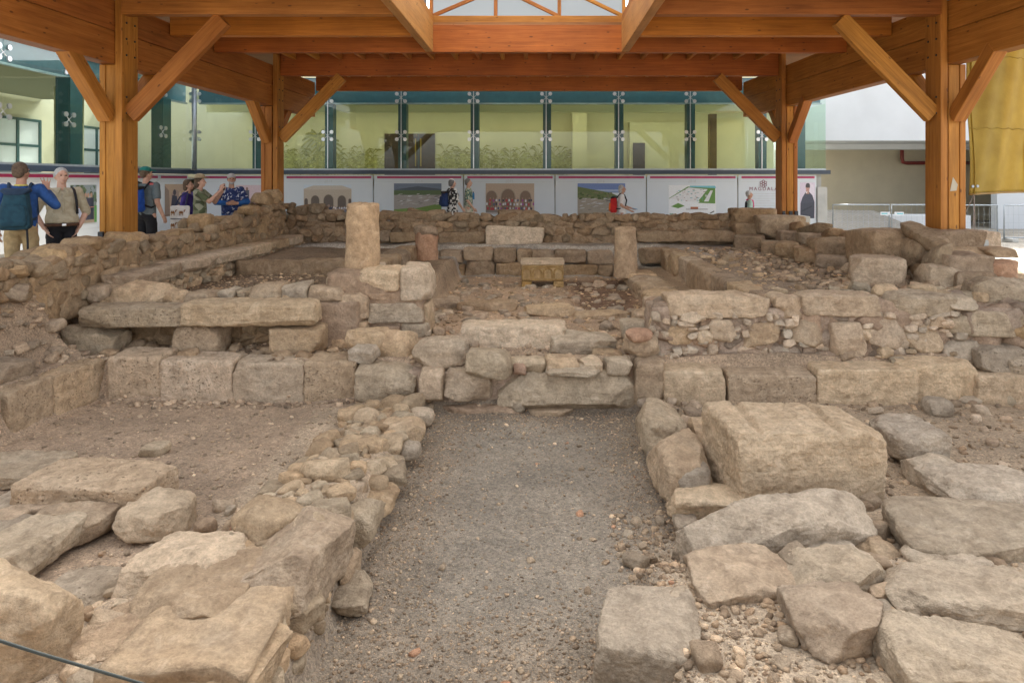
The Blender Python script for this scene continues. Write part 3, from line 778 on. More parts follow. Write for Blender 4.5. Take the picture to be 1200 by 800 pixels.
def palm(b):
    for x, h in ((-8.4, 1.55), (-8.05, 1.3)):
        b.poly([(x - .05, 25.962, Z(-.12)), (x + .05, 25.962, Z(-.12)), (x + .04, 25.962, Z(-.12) + h), (x - .04, 25.962, Z(-.12) + h)])
        for k in range(11):
            a = R(-30 + 24 * k); l = .62; pts = []
            for t in (0, .35, .7, 1): pts.append(Vector((x + math.cos(a) * l * t, 25.961 - .0006 * k, Z(-.12) + h + math.sin(a) * l * t - .32 * t * t)))
            for p, q in zip(pts, pts[1:]): b.poly([p + Vector((0, 0, .05)), p - Vector((0, 0, .05)), q - Vector((0, 0, .04)), q + Vector((0, 0, .04))])
part('painted_plants', 'mural', palm)

# ------------------------------------------------------------------ printed boards along the base
def text_mesh(s, size, mat, parent, loc, rz=0, name='lettering', spacing=1.0):
    c = bpy.data.curves.new(name, 'FONT'); c.body = s; c.size = size; c.align_x = 'CENTER'; c.align_y = 'CENTER'; c.space_character = spacing; c.extrude = .001
    t = bpy.data.objects.new(name, c); COL.objects.link(t)
    bpy.context.view_layer.update()
    me = bpy.data.meshes.new_from_object(t.evaluated_get(bpy.context.evaluated_depsgraph_get()))
    bpy.data.objects.remove(t); bpy.data.curves.remove(c)
    o = link(name, me, M[mat], parent, loc, (R(90), 0, rz)); return o
class Pic:
    """a flat print made of small coloured patches; u to the right and v up, in 0..1"""
    def __init__(self, w, h): self.w, self.h = w, h; self.V = []; self.T = []; self.Q = []; self.layer = 0
    def quad(self, pts, c):
        n = len(self.V); self.layer += 1
        for u, v in pts:
            u = min(1, max(0, u)); v = min(1, max(0, v))
            self.V.append(((u - .5) * self.w, -.00012 * self.layer, (v - .5) * self.h)); self.T.append(c)
        self.Q.append((n, n + 1, n + 2, n + 3))
    def rect(self, u0, v0, u1, v1, c): self.quad([(u0, v0), (u1, v0), (u1, v1), (u0, v1)], c)
    def disc(self, u, v, ru, rv, c, top=False):
        k = 8
        for i in range(k):
            a, b = math.pi * i / k * (1 if top else 2), math.pi * (i + 1) / k * (1 if top else 2)
            self.quad([(u, v), (u + ru * math.cos(a), v + rv * math.sin(a)), (u + ru * math.cos(b), v + rv * math.sin(b)), (u, v)], c); self.layer -= 1
        self.layer += 1
    def build(self, parent, loc, rz=0):
        me = bpy.data.meshes.new('photo_print'); me.from_pydata(self.V, [], self.Q)
        at = me.color_attributes.new('tint', 'FLOAT_COLOR', 'POINT')
        at.data.foreach_set('color', np.array([(*t, 1) for t in self.T], dtype=np.float32).ravel())
        return link('photo_print', me, M['print'], parent, loc, (0, 0, rz))
def crowd(p, rs, u0, u1, v, n, size, cols):
    for i in range(n):
        u = u0 + (u1 - u0) * (i + rs.uniform(.2, .8)) / n; vv = v + rs.uniform(-.015, .015); c = rs.choice(cols)
        p.rect(u - size * .55, vv - size * 2.6, u + size * .55, vv, c); p.disc(u, vv + size * .9, size * .35, size * .9, (.42, .27, .19))
def pic_arcade(rs, n_arch, group):
    p = Pic(1.5, 1.0)
    p.rect(0, 0, 1, 1, (.50, .42, .33) if not group else (.52, .40, .30))
    if not group:
        p.quad([(0, .84), (1, .84), (.8, .97), (.2, .97)], (.56, .50, .42)); p.rect(0, .97, 1, 1, (.62, .70, .78)); p.quad([(0, .86), (.2, .97), (0, 1), (0, 1)], (.62, .70, .78)); p.quad([(1, .86), (.8, .97), (1, 1), (1, 1)], (.62, .70, .78))
    us = [(.05, .035), (.24, .085), (.52, .10), (.80, .085), (.97, .03)] if not group else [(.12, .11), (.46, .14), (.82, .11)]
    for u, r in us:
        top = .48 if not group else .55
        p.rect(u - r * 1.15, 0, u + r * 1.15, top, (.40, .33, .25)); p.disc(u, top, r * 1.15, r * 2.1, (.40, .33, .25), True)
        p.rect(u - r, 0, u + r, top, (.13, .10, .08) if not group else (.24, .16, .11)); p.disc(u, top, r, r * 1.9, (.13, .10, .08) if not group else (.24, .16, .11), True)
    p.rect(0, 0, 1, .12, (.25, .22, .2))
    W = [(.75, .75, .78), (.6, .62, .7), (.2, .24, .4), (.8, .78, .75), (.08, .09, .14)]
    G = [(.55, .06, .07), (.72, .72, .74), (.5, .05, .08), (.10, .12, .2), (.6, .62, .66), (.06, .06, .08), (.35, .08, .3)]
    if group:
        crowd(p, rs, .05, .98, .48, 14, .030, G); crowd(p, rs, .0, 1, .36, 16, .030, G); crowd(p, rs, .02, .98, .22, 17, .030, G); p.rect(0, 0, 1, .05, (.45, .42, .40))
    else:
        crowd(p, rs, .0, 1, .26, 26, .020, W); crowd(p, rs, .02, .98, .18, 22, .024, W); p.rect(.46, 0, .6, .26, (.05, .05, .08)); p.disc(.53, .30, .03, .05, (.3, .2, .15))
    return p
def pic_aerial(rs, kind):
    p = Pic(1.5, 1.0)
    sky1, sky2 = ((.22, .30, .42), (.10, .14, .2)) if kind == 0 else ((.16, .24, .50), (.42, .50, .66))
    if kind == 0:
        p.rect(0, .70, 1, 1, (.16, .2, .27)); p.quad([(0, .78), (.5, .9), (1, .8), (1, .7)], (.08, .10, .13)); p.rect(0, .6, 1, .76, (.10, .15, .06)); p.rect(0, 0, 1, .6, (.36, .33, .30))
        p.quad([(0, 0), (1, 0), (1, .32), (.35, .10)], (.16, .26, .05)); p.quad([(.0, .0), (.5, .0), (.42, .16), (.0, .10)], (.20, .30, .07))
        rng = [(rs.uniform(.02, .98), rs.uniform(.26, .62)) for _ in range(90)]
    else:
        p.rect(0, .72, 1, 1, sky2); p.rect(0, .80, 1, 1, sky1); p.rect(0, .70, 1, .76, (.25, .33, .5)); p.quad([(0, .52), (1, .5), (.7, .70), (0, .9)], (.13, .17, .06)); p.rect(0, 0, 1, .54, (.36, .32, .26))
        for _ in range(60): u, v = rs.uniform(0, .8), rs.uniform(.5, .72); p.disc(u, v, .03, .025, rs.choice([(.07, .11, .03), (.16, .2, .07), (.2, .18, .1)]))
        rng = [(rs.uniform(.02, .98), rs.uniform(.12, .52)) for _ in range(80)]
    for u, v in rng:
        w = rs.uniform(.02, .09); h = w * rs.uniform(.25, .5); s = .03
        p.quad([(u, v), (u + w, v + h * .4), (u + w + s, v + h * 1.3), (u + s, v + h)], rs.choice([(.62, .62, .62), (.5, .47, .43), (.22, .2, .19), (.70, .70, .72), (.3, .27, .24), (.14, .13, .13)]))
    return p
def pic_plan(rs):
    p = Pic(1.5, 1.0); p.rect(0, 0, 1, 1, (.80, .82, .83))
    p.quad([(0, .55), (.4, .95), (.98, .9), (.98, .42)], (.12, .26, .06)); p.quad([(.45, .98), (.98, .98), (1, .9), (.45, .93)], (.18, .5, .58))
    p.quad([(.02, .55), (.42, .92), (.82, .86), (.6, .42)], (.74, .74, .74)); p.quad([(.05, .28), (.2, .40), (.34, .3), (.2, .22)], (.13, .28, .06)); p.quad([(.62, .4), (.9, .86), (.98, .86), (.98, .38)], (.13, .27, .06))
    p.quad([(.74, .45), (.88, .82), (.93, .82), (.84, .45)], (.7, .7, .7))
    for _ in range(60):
        u, v = rs.uniform(.15, .78), rs.uniform(.45, .88); w = rs.uniform(.01, .05)
        p.quad([(u, v), (u + w, v), (u + w * 1.2, v + .02), (u, v + .02)], rs.choice([(.2, .16, .15), (.62, .6, .6), (.12, .42, .45), (.35, .2, .15), (.8, .8, .8)]))
    p.rect(.46, .2, .62, .27, (.42, .14, .06)); p.rect(.36, .18, .82, .20, (.25, .22, .22)); p.quad([(.86, .06), (.95, .14), (.96, .11), (.88, .04)], (.06, .06, .06)); p.rect(.02, .02, .1, .05, (.2, .35, .25))
    return p
def pic_figure(rs, kind):
    p = Pic(1.0, 1.0)
    if kind == 'desert':
        p.rect(0, 0, 1, 1, (.55, .40, .44)); p.rect(0, .6, 1, 1, (.66, .52, .55)); p.quad([(0, .3), (1, .45), (1, .62), (0, .55)], (.46, .30, .32)); p.quad([(0, 0), (1, 0), (1, .35), (0, .22)], (.36, .24, .27))
        p.rect(.30, .55, .44, .85, (.10, .10, .14)); p.disc(.37, .89, .04, .05, (.3, .18, .14)); p.quad([(.05, .1), (.5, .1), (.45, .5), (.1, .42)], (.12, .09, .11)); 
        for _ in range(30): u, v = rs.uniform(0, 1), rs.uniform(0, .5); p.disc(u, v, .04, .03, rs.choice([(.42, .28, .3), (.3, .2, .23), (.56, .42, .44)]))
    elif kind == 'arch':
        p.rect(0, 0, 1, 1, (.50, .36, .25)); p.quad([(.0, .0), (.25, .0), (.2, .8), (.0, .95)], (.30, .22, .17)); p.rect(.3, .0, .75, .62, (.42, .30, .24)); p.disc(.52, .62, .23, .2, (.42, .30, .24), True)
        p.quad([(.24, .02), (.68, .02), (.58, .62), (.36, .66)], (.05, .05, .08)); p.disc(.47, .74, .08, .10, (.09, .07, .08)); p.quad([(.56, .50), (.86, .36), (.84, .30), (.56, .38)], (.06, .06, .09)); p.rect(.0, .0, 1, .05, (.22, .15, .11)); p.disc(.74, .66, .06, .1, (.65, .5, .35))
    elif kind == 'officials':
        p.rect(0, 0, 1, 1, (.20, .24, .22)); p.rect(0, .68, 1, 1, (.26, .31, .33))
        for _ in range(60): u, v = rs.uniform(0, 1), rs.uniform(.55, 1); p.disc(u, v, .06, .05, rs.choice([(.07, .11, .06), (.12, .18, .09), (.3, .36, .38), (.1, .16, .1)]))
        p.rect(0, 0, 1, .3, (.34, .27, .2)); p.rect(.9, 0, 1, .45, (.1, .3, .08))
        for u, c in ((.12, (.1, .25, .3)), (.34, (.38, .42, .55)), (.56, (.30, .35, .5)), (.78, (.03, .035, .06)), (.66, (.05, .05, .08))):
            p.quad([(u - .10, .08), (u + .10, .08), (u + .09, .66), (u - .09, .66)], c); p.disc(u, .73, .045, .065, (.45, .28, .2)); p.rect(u - .005, .1, u + .005, .4, (.02, .02, .03))
        p.rect(.1, .40, .9, .42, (.5, .2, .15))
    else:   # portrait of a man in a dark buttoned coat
        p.rect(0, 0, 1, 1, (.66, .58, .68)); p.disc(.7, .7, .3, .3, (.72, .66, .74))
        p.quad([(.02, 0), (.96, 0), (.98, .45), (.04, .42)], (.055, .06, .085)); p.quad([(.04, .42), (.98, .45), (.84, .64), (.16, .58)], (.065, .07, .10)); p.quad([(.16, .58), (.84, .64), (.62, .74), (.36, .72)], (.07, .075, .105))
        p.rect(.40, .68, .62, .78, (.42, .24, .19)); p.quad([(.40, .70), (.50, .72), (.50, .75), (.40, .735)], (.8, .8, .8)); p.disc(.52, .84, .13, .115, (.50, .29, .24)); p.disc(.53, .92, .15, .07, (.06, .055, .06)); p.rect(.38, .86, .42, .93, (.06, .055, .06)); p.rect(.63, .85, .67, .93, (.06, .055, .06))
        p.rect(.44, .855, .49, .868, (.1, .06, .05)); p.rect(.56, .855, .61, .868, (.1, .06, .05)); p.rect(.47, .785, .58, .795, (.3, .12, .11)); p.quad([(.1, .22), (.8, .36), (.82, .32), (.14, .18)], (.035, .038, .055))
        for v in (.08, .16, .26, .36, .48, .6): p.disc(.52, v, .012, .008, (.02, .02, .03))
    return p
def board(x0, x1, ptop=-.185, pbot=1.5, wing=False, label='', pic=None, prect=None, year=None, stripe=True):
    """x0..x1 along the facade (or along Y on the wing)"""
    xm = (x0 + x1) / 2
    L = (xm, FY + .115, Z(pbot)) if not wing else (WX - .115, xm, Z(pbot))
    r = empty('display_board', L, label, 'display board', 'printed history boards along the building base')
    rz = 0 if not wing else R(90)
    def place(u, off, z): return (u, FY + .10 - off, z) if not wing else (WX - .10 + off, u, z)
    def bb(name, mat, u0, z0, u1, z1, o0, o1):
        b = MB(); b.box(place(u0, o0, z0), place(u1, o1, z1)); return b.build(name, M[mat], r)
    bb('panel', 'banner', x0 + .004, Z(pbot), x1 - .004, Z(ptop), .0, .02)
    if stripe: bb('stripe', 'crimson', x0 + .10, Z(-.075), x1 - .06, Z(-.145), .021, .024)
    bb('rule', 'print_grey', x0 + .10, Z(.02), x1 - .1, Z(.028), .021, .0225)
    if pic is not None:
        u0, u1, za, zb = prect
        pic_s = pic; pic_s_w = abs(u1 - u0)
        pic_s.V = [(x * pic_s_w / pic.w, y, z * abs(zb - za) / pic.h) for x, y, z in pic.V]
        pic_s.build(r, place((u0 + u1) / 2, .026, (za + zb) / 2), rz)
    if year: text_mesh(year, .13, 'print_grey', r, place(xm, .024, Z(.02)), rz)
    bb('rule', 'print_grey', xm - .6, Z(1.16), xm + .6, Z(1.166), .021, .0225)
    return r
def fx(px): return (px - CX) * FY / F
rsP = random.Random(11)
def rect_px(a, b, t, bt): return (fx(a), fx(b), EYE - (bt - CY) * FY / F, EYE - (t - CY) * FY / F)
board(fx(229), fx(330), label='white board with a dusky pink desert photo, behind the rear left post', pic=pic_figure(rsP, 'desert'), prect=rect_px(275, 311, 217, 256))
board(fx(331), fx(436.5), label='white board with a photo of a curved arcade and a seated crowd, marked 2014', pic=pic_arcade(rsP, 5, False), prect=rect_px(355, 411, 216.5, 252), year='2014')
board(fx(437.5), fx(542.5), label='white board with an aerial photo of a dig above green grass, marked 2014', pic=pic_aerial(rsP, 0), prect=rect_px(461, 517, 215, 249), year='2014')
board(fx(543.5), fx(650), label='white board with a group photo before three arches, marked 2015', pic=pic_arcade(rsP, 3, True), prect=rect_px(569, 626, 215, 251), year='2015')
board(fx(651), fx(757.5), label='white board with a photo of ruins beside a blue lake, marked 2016', pic=pic_aerial(rsP, 1), prect=rect_px(677, 733, 215, 252), year='2016')
board(fx(758.5), fx(865), label='white board with a green drawn site plan, marked 2018', pic=pic_plan(rsP), prect=rect_px(784, 840, 217, 252), year='2018')
lb = board(fx(866), fx(931), label='white board with a plum hexagon emblem and small grey print beside the rear right post')
text_mesh('MAGDALA', .155, 'print_plum', lb, (fx(895.5), FY + .07, Z(.255)), spacing=1.35)
hb = MB()
for k in range(7):
    a = R(30 + 60 * k); cx, cz = (0, 0) if k == 6 else (.075 * math.cos(a), .075 * math.sin(a))
    cx += fx(895.5); cz += Z(.095)
    pts = [(cx + .043 * math.cos(R(30 + 60 * j)), FY + .074, cz + .043 * math.sin(R(30 + 60 * j))) for j in range(7)]
    hb.tube(pts, .009, 5)
hb.build('emblem', M['print_plum'], lb)
gl = MB()
for k in range(11):
    wd = .42 if k % 5 != 3 else .22
    gl.box((fx(895.5) - wd, FY + .072, Z(.40 + .075 * k)), (fx(895.5) + wd, FY + .076, Z(.414 + .075 * k)))
gl.build('small_print', M['print_grey'], lb)
board(fx(932), fx(958), label='narrow white board with a portrait of a man in a dark buttoned coat', pic=pic_figure(rsP, 'portrait'), prect=rect_px(938.5, 956, 214, 256))
WB = [(8.6, 11.4), (11.4, 14.2), (14.2, 17.0), (17.0, 19.3), (19.3, FY - .12)]
def wy_of(px): return -WX * F / (CX - px)          # Y on the wing seen at pixel column px
wl = ['blank white board at the near end of the left wing', None, None, None, None]
board(8.6, 12.6, wing=True, label='white board with crimson stripe and no picture, behind the man with the backpack')
board(12.6, 15.5, wing=True, label='white board with a blank face behind the raised hand')
board(15.5, 17.8, wing=True, label='white board with a photo of officials in suits among trees', pic=pic_figure(rsP, 'officials'), prect=(16.0, 16.95, Z(1.02), Z(.10)))
board(17.8, 19.75, wing=True, label='white board with a bluish photo, half hidden by the young man in the teal cap', pic=pic_aerial(rsP, 0), prect=(18.05, 18.95, Z(1.0), Z(.12)))
board(19.75, FY - .12, wing=True, label='white board with a photo of a dark robed figure, in the building corner', pic=pic_figure(rsP, 'arch'), prect=(20.05, 21.2, Z(1.05), Z(.10)))

# ------------------------------------------------------------------ white building, fence, shed, tarpaulin at the right
wb = empty('white_building', (16, 27, 0), 'plain white rendered building with shaded beige undercroft, right of the glass facade', 'building')
part('upper_wall', 'white_wall', lambda b: b.box((FX1 + .9, 26.0, Z(-1.53)), (34, 26.4, Z(-7.5))), wb)
part('soffit', 'white_wall', lambda b: (b.box((FX1 + .9, 26.41, Z(-1.53)), (34, 31.0, Z(-1.75))), b.box((FX1 + .9, 28.2, Z(-1.30)), (34, 28.8, Z(-1.529)), .02)), wb)
part('rear_wall', 'beige_wall', lambda b: b.box((FX1 + .1, 31.0, Z(2)), (34, 31.3, Z(-1.75))), wb)
part('drain_pipe', 'red_pipe', lambda b: b.tube([(16.3, 30.6, Z(-1.7)), (16.3, 30.6, Z(-1.0)), (16.34, 30.6, Z(-.84)), (16.5, 30.6, Z(-.8)), (22, 30.6, Z(-.8))], .08, 10), wb, True)
part('side_pier', 'white_wall', lambda b: b.box((17.2, 25.6, Z(2)), (34, 25.95, Z(-1.5))), wb)
def fence(x0, x1, Y, label):
    r = empty('fence_panel', ((x0 + x1) / 2, Y, Z(1.75)), label, 'fence panel', 'light steel fence panels at the right')
    t, bt = Z(.72), Z(1.68)
    b = MB(); b.tube([(x0, Y, bt - .07), (x0, Y, t), (x1, Y, t), (x1, Y, bt - .07)], .022, 8); b.tube([(x0, Y, bt), (x1, Y, bt)], .018, 8); b.build('frame', M['zinc'], r, True)
    m = MB(); x = x0 + .12
    while x < x1 - .05: m.bar((x, Y, bt), (x, Y, t), .004, .004); x += .16
    z = bt + .2
    while z < t - .05: m.bar((x0, Y + .005, z), (x1, Y + .005, z), .004, .004, Vector((0, 0, 1))); z += .24
    m.build('wire_mesh', M['zinc'], r)
    f = MB()
    for xx in (x0 + .15, x1 - .15): f.box((xx - .1, Y - .28, Z(1.80)), (xx + .1, Y + .28, Z(1.69)), .02)
    f.build('foot_block', M['concrete'], r)
    return r
YF = 20.6
def ffx(px): return (px - CX) * YF / F
fence(ffx(976), ffx(1042), YF, 'light steel mesh fence panel next to the concrete end of the glass building')
fence(ffx(1044), ffx(1112), YF - .05, 'light steel mesh fence panel running behind the right front post')
fence(ffx(1116), ffx(1161), YF - .3, 'light steel mesh fence panel under the hanging ropes of the tarpaulin')
fence(ffx(1166), ffx(1240), YF - .4, 'light steel mesh fence panel at the right edge of the photo')
sg = MB()
sg.box((ffx(1030), YF - .10, Z(.93)), (ffx(1041), YF - .085, Z(1.03))); sg.box((ffx(1045), YF - .16, Z(.93)), (ffx(1056), YF - .145, Z(1.03)))
so = tag(sg.build('clamp_tags', M['banner']), 'pair of small white tags clamped at the joint of two fence panels', 'tag')
s2 = MB(); s2.box((ffx(1031), YF - .104, Z(.965)), (ffx(1038), YF - .101, Z(.995))); s2.box((ffx(1048), YF - .164, Z(.965)), (ffx(1055), YF - .161, Z(.995))); s2.build('blue_print', plain('cyan_print', (.08, .42, .5)), so)
sh = empty('low_shed', (10.7, 23, 0), 'low shed with pale corrugated roof sloping down behind the mesh fence', 'shed')
def corr(b):
    n = 40; a0, a1 = Vector((9.75, 22.2, Z(1.62))), Vector((12.6, 22.2, Z(1.66))); up = Vector((-.9, 1.6, .62))
    for i in range(n):
        t0, t1 = i / n, (i + 1) / n; z0, z1 = (.02 * (i % 2), .02 * ((i + 1) % 2))
        p, q = a0.lerp(a1, t0) + Vector((0, 0, z0)), a0.lerp(a1, t1) + Vector((0, 0, z1)); b.poly([p, q, q + up, p + up])
part('corrugated_roof', 'pale_metal_roof', corr, sh)
part('shed_wall', 'beige_wall', lambda b: (b.box((9.9, 22.35, Z(1.95)), (12.5, 23.5, Z(1.70)))), sh)
part('white_slab', 'white_wall', lambda b: b.box((11.3, 24.0, Z(1.75)), (15.2, 25.2, Z(1.22))), sh)
# tarpaulin: hangs in folds, bound edges
def tarp():
    n, mz = 60, 50; V = []; Q = []
    Yt = 11.0; x0, x1 = (1137 - CX) * Yt / F, 9.4; zt_, zb = Z(-2.9), Z(.215)
    for j in range(mz + 1):
        for i in range(n + 1):
            u, v = i / n, j / mz
            edge = -.05 * v * (1 - u) + .03 * math.sin(v * 9) * (1 - u) ** 4
            x = x0 + (x1 - x0) * u + edge + .08 * (v - .5) * (1 - u)
            z = zt_ + (zb - zt_) * v + .03 * math.sin(u * 3.1) * v
            y = Yt + .05 * math.sin(u * 11 + v * 3) * (1 - .5 * v) + .02 * math.sin(u * 37 + v * 9) + .03 * math.sin(v * 7 + u * 5) + .9 * u
            V.append((x, y, z))
    for j in range(mz):
        for i in range(n):
            a = j * (n + 1) + i; Q.append((a, a + n + 1, a + n + 2, a + 1))
    c = np.array([7.5, Yt, zt_]); me = npmesh('tarpaulin', np.array(V) - c, Q)
    r = empty('tarpaulin', tuple(c), 'ochre yellow tarpaulin hanging from the shelter edge right of the front post', 'tarpaulin')
    o = link('sheet', me, M['tarp'], r, tuple(c))
    sm = o.modifiers.new('thick', 'SOLIDIFY'); sm.thickness = .004
    b = MB(); Vn = np.array(V).reshape(mz + 1, n + 1, 3)
    b.tube([tuple(Vn[-1, i]) for i in range(0, n + 1, 3)], .018, 6); b.build('bottom_hem', plain('dark_ochre_hem', (.25, .15, .03)), r, True)
    for i in (1, 3):
        e = MB(); p = Vn[-3, i]; e.tube([(p[0], p[1] - .01, p[2]), (p[0], p[1] - .03, p[2])], .022, 10); e.build('eyelet', M['zinc'], r)
    for i in (2, 31):
        b = MB(); b.tube([tuple(Vn[j, i] + np.array([0, -.012, 0])) for j in range(0, mz + 1, 2)], .010, 6); b.build('seam', M['tarp'], r, True)
    for j in (14, 33):
        b = MB(); b.tube([tuple(Vn[j, i] + np.array([0, -.008, .015 * math.sin(i)])) for i in range(0, n + 1, 2)], .007, 6); b.build('crease', M['tarp'], r, True)
    p = MB(); p.tube([(6.5, Yt - .02, zt_ + .02), (9.5, Yt + .93, zt_ + .02)], .035, 10); p.build('hanging_pole', M['zinc'], r, True)
    p = MB(); p.tube([(9.5, Yt + .95, Z(1.75)), (9.5, Yt + .95, zt_ + .1)], .045, 10); p.build('mast', M['zinc'], r, True)
    q = Vn[-1, 2]
    for k, (dx, dy) in enumerate(((-.14, .3), (.03, .1), (-.05, -.1))):
        t = MB(); t.tube([(q[0], q[1], q[2]), (q[0] + dx * .5 + .01, q[1] + dy * .4, q[2] - .3), (q[0] + dx, q[1] + dy, q[2] - .75)], .008, 5); t.build('tie_rope', M['rope'], r)
tarp()
# ------------------------------------------------------------------ ruined walls
def core(name, pts, mat, parent, amp=.03, seg=.09):
    """lumpy earth core: box from (x0,y0,z0) to (x1,y1,z1)"""
    (x0, y0, z0), (x1, y1, z1) = pts
    w, d, h = x1 - x0, y1 - y0, z1 - z0
    n = 14; V0, Q = cube_grid(n)
    # long boxes get more cells by joining several
    hp = Heap(); k = max(1, int(round(max(w, d) / 1.2)))
    for i in range(k):
        V = V0 * np.array([w / (2 * k) if w >= d else w / 2, d / 2 if w >= d else d / (2 * k), h / 2]) * 1.01
        c = np.array([x0 + w * (i + .5) / k if w >= d else (x0 + x1) / 2, (y0 + y1) / 2 if w >= d else y0 + d * (i + .5) / k, (z0 + z1) / 2])
        V = V + c; nz = np.stack([fbm(V * 4 + s, 5 + s, 3) for s in (0, 7, 19)], -1)
        hp.add(V + nz * amp, Q)
    return hp.build(name, M[mat], parent)
def rubble(parent, p0, p1, nrm, zt, zb, mat='ochre', size=(.12, .34), rows=(.10, .20), deep=.22, top=True, thick=.5, seed=1, fill=1.0, name='rubble', vtint=.2):
    """stones bedded in one wall face; zt(t), zb(t) give top and foot along it"""
    rs = np.random.RandomState(seed); hp = Heap()
    p0, p1 = np.array(p0, float), np.array(p1, float); L = np.linalg.norm(p1 - p0); u = (p1 - p0) / L; nr = np.array(nrm, float)
    ang = math.atan2(u[1], u[0])
    zlo, zhi = min(zb(t) for t in np.linspace(0, 1, 9)), max(zt(t) for t in np.linspace(0, 1, 9))
    z = zlo
    def put(c, dims, kind, n=6):
        V, Q = rock(*dims, kind, rs.randint(1 << 20), n)
        V = rot_np(V, rs.uniform(-.22, .22), rs.uniform(-.25, .25), ang + rs.uniform(-.18, .18))
        a = rs.uniform(1 - vtint, 1 + vtint * .8); b = rs.uniform(-.07, .07)
        hp.add(V + c, Q, (a * (1 + b), a, a * (1 - b)))
    while z < zhi:
        rh = rs.uniform(*rows); s = rs.uniform(-.1, 0)
        while s < L:
            ln = rs.uniform(*size) * (1 if rs.uniform() > .18 else 1.5); t = min(1, max(0, (s + ln / 2) / L))
            if rs.uniform() < fill and zb(t) - .03 < z + rh * .5 < zt(t) + .02:
                c2 = p0 + u * (s + ln / 2) + nr * rs.uniform(-.05, .045)
                hh = rh * rs.uniform(.75, 1.3)
                put(np.array([c2[0] - nr[0] * deep * .40, c2[1] - nr[1] * deep * .40, z + rh / 2 + rs.uniform(-.02, .02)]), (ln * rs.uniform(.82, 1.02), deep * rs.uniform(.8, 1.2), hh), rs.choice(['rough', 'rough', 'flat', 'rough', 'boulder']), 8)
            s += ln
        z += rh * .92
    if top:
        s = 0
        while s < L:
            ln = rs.uniform(size[0] * 1.3, size[1] * 1.4); t = min(1, (s + ln / 2) / L)
            w = 0
            while w < thick:
                wd = rs.uniform(.18, .36); c2 = p0 + u * (s + ln / 2 + rs.uniform(-.04, .04)) - nr * (w + wd / 2)
                put(np.array([c2[0], c2[1], zt(t) + rs.uniform(-.07, .03)]), (ln * .97, wd, rs.uniform(.12, .22)), rs.choice(['rough', 'flat', 'boulder']), 7)
                w += wd
            s += ln
    return hp.build(name, M[mat], parent)
def wall_root(label, c, cat='ruined wall', name='ruined_wall', group='ruined stone walls of the excavation'):
    return empty(name, c, label, cat, group)
def lin(*kv):
    xs = [a for a, b in kv]; ys = [b for a, b in kv]
    return lambda t: float(np.interp(t, xs, ys))

# -- long left wall -------------------------------------------------
w = wall_root('long ochre rubble wall at the left, between the visitors and the ruins, higher towards the back', (-6, 10.5, Z(1.5)))
Y0, Y1 = 5.2, 15.7; T = lambda y: (y - Y0) / (Y1 - Y0)
ztop = lin((0, Z(1.04)), (T(8.25), Z(1.00)), (T(8.35), Z(.92)), (T(10.4), Z(.90)), (T(10.55), Z(.98)), (T(12.0), Z(.95)), (T(12.15), Z(.83)), (T(13.9), Z(.80)), (T(14.0), Z(.66)), (T(14.75), Z(.62)), (1, Z(.50)))
for a, b, zt_ in ((5.2, 8.3, 1.12), (8.3, 10.5, 1.0), (10.5, 12.1, 1.04), (12.1, 13.95, .92), (13.95, 15.7, .74)): core('mortar_core', ((-6.3, a, Z(1.7)), (-5.80, b, Z(zt_))), 'ochre', w)
rubble(w, (-5.78, Y0), (-5.78, Y1), (1, 0), ztop, lambda t: Z(1.30) if t > T(9.0) else Z(1.50), 'ochre', (.12, .34), (.11, .2), thick=.55, seed=3)
for y, dz, s in ((14.9, .40, (.34, .40, .26)), (15.4, .36, (.36, .3, .30)), (14.3, .62, (.34, .6, .2)), (12.3, .74, (.4, .34, .28)), (11.3, .93, (.5, .9, .2)), (10.0, .86, (.42, .5, .22)), (9.2, .87, (.45, .7, .2)), (8.6, .9, (.5, .5, .22)), (7.6, 1.0, (.5, .6, .15)), (13.2, .77, (.4, .5, .16))):
    stone_at((-6.02 + RND.uniform(-.06, .06), y, Z(dz)), s, 'rough', 'ochre', 'cap_stone', parent=w, rot=(0, 0, RND.uniform(-.2, .2)))
# -- bench ledge along it ---------------------------------------------
w = wall_root('low bench of long dressed slabs along the foot of the left rubble wall', (-5.5, 11, Z(1.6)), 'stone bench', 'stone_bench', 'stone benches around the hall')
core('mortar_core', ((-5.85, 8.9, Z(1.75)), (-5.42, 15.5, Z(1.38))), 'ochre', w)
y = 8.95
for L in (1.3, 1.05, 1.35, 1.0, .9, .85):
    stone_at((-5.52, y + L / 2, Z(1.31 + RND.uniform(-.015, .015))), (.50, L * .985, .19), 'worn', 'pale' if int(y * 3) % 2 else 'tan', 'bench_slab', parent=w, rot=(0, R(RND.uniform(-2, 2)), R(RND.uniform(-1, 1)))); y += L
rubble(w, (-5.36, 8.9), (-5.36, 15.5), (1, 0), lambda t: Z(1.40), lambda t: Z(1.68), 'pale', (.08, .2), (.09, .15), .16, False, seed=8)
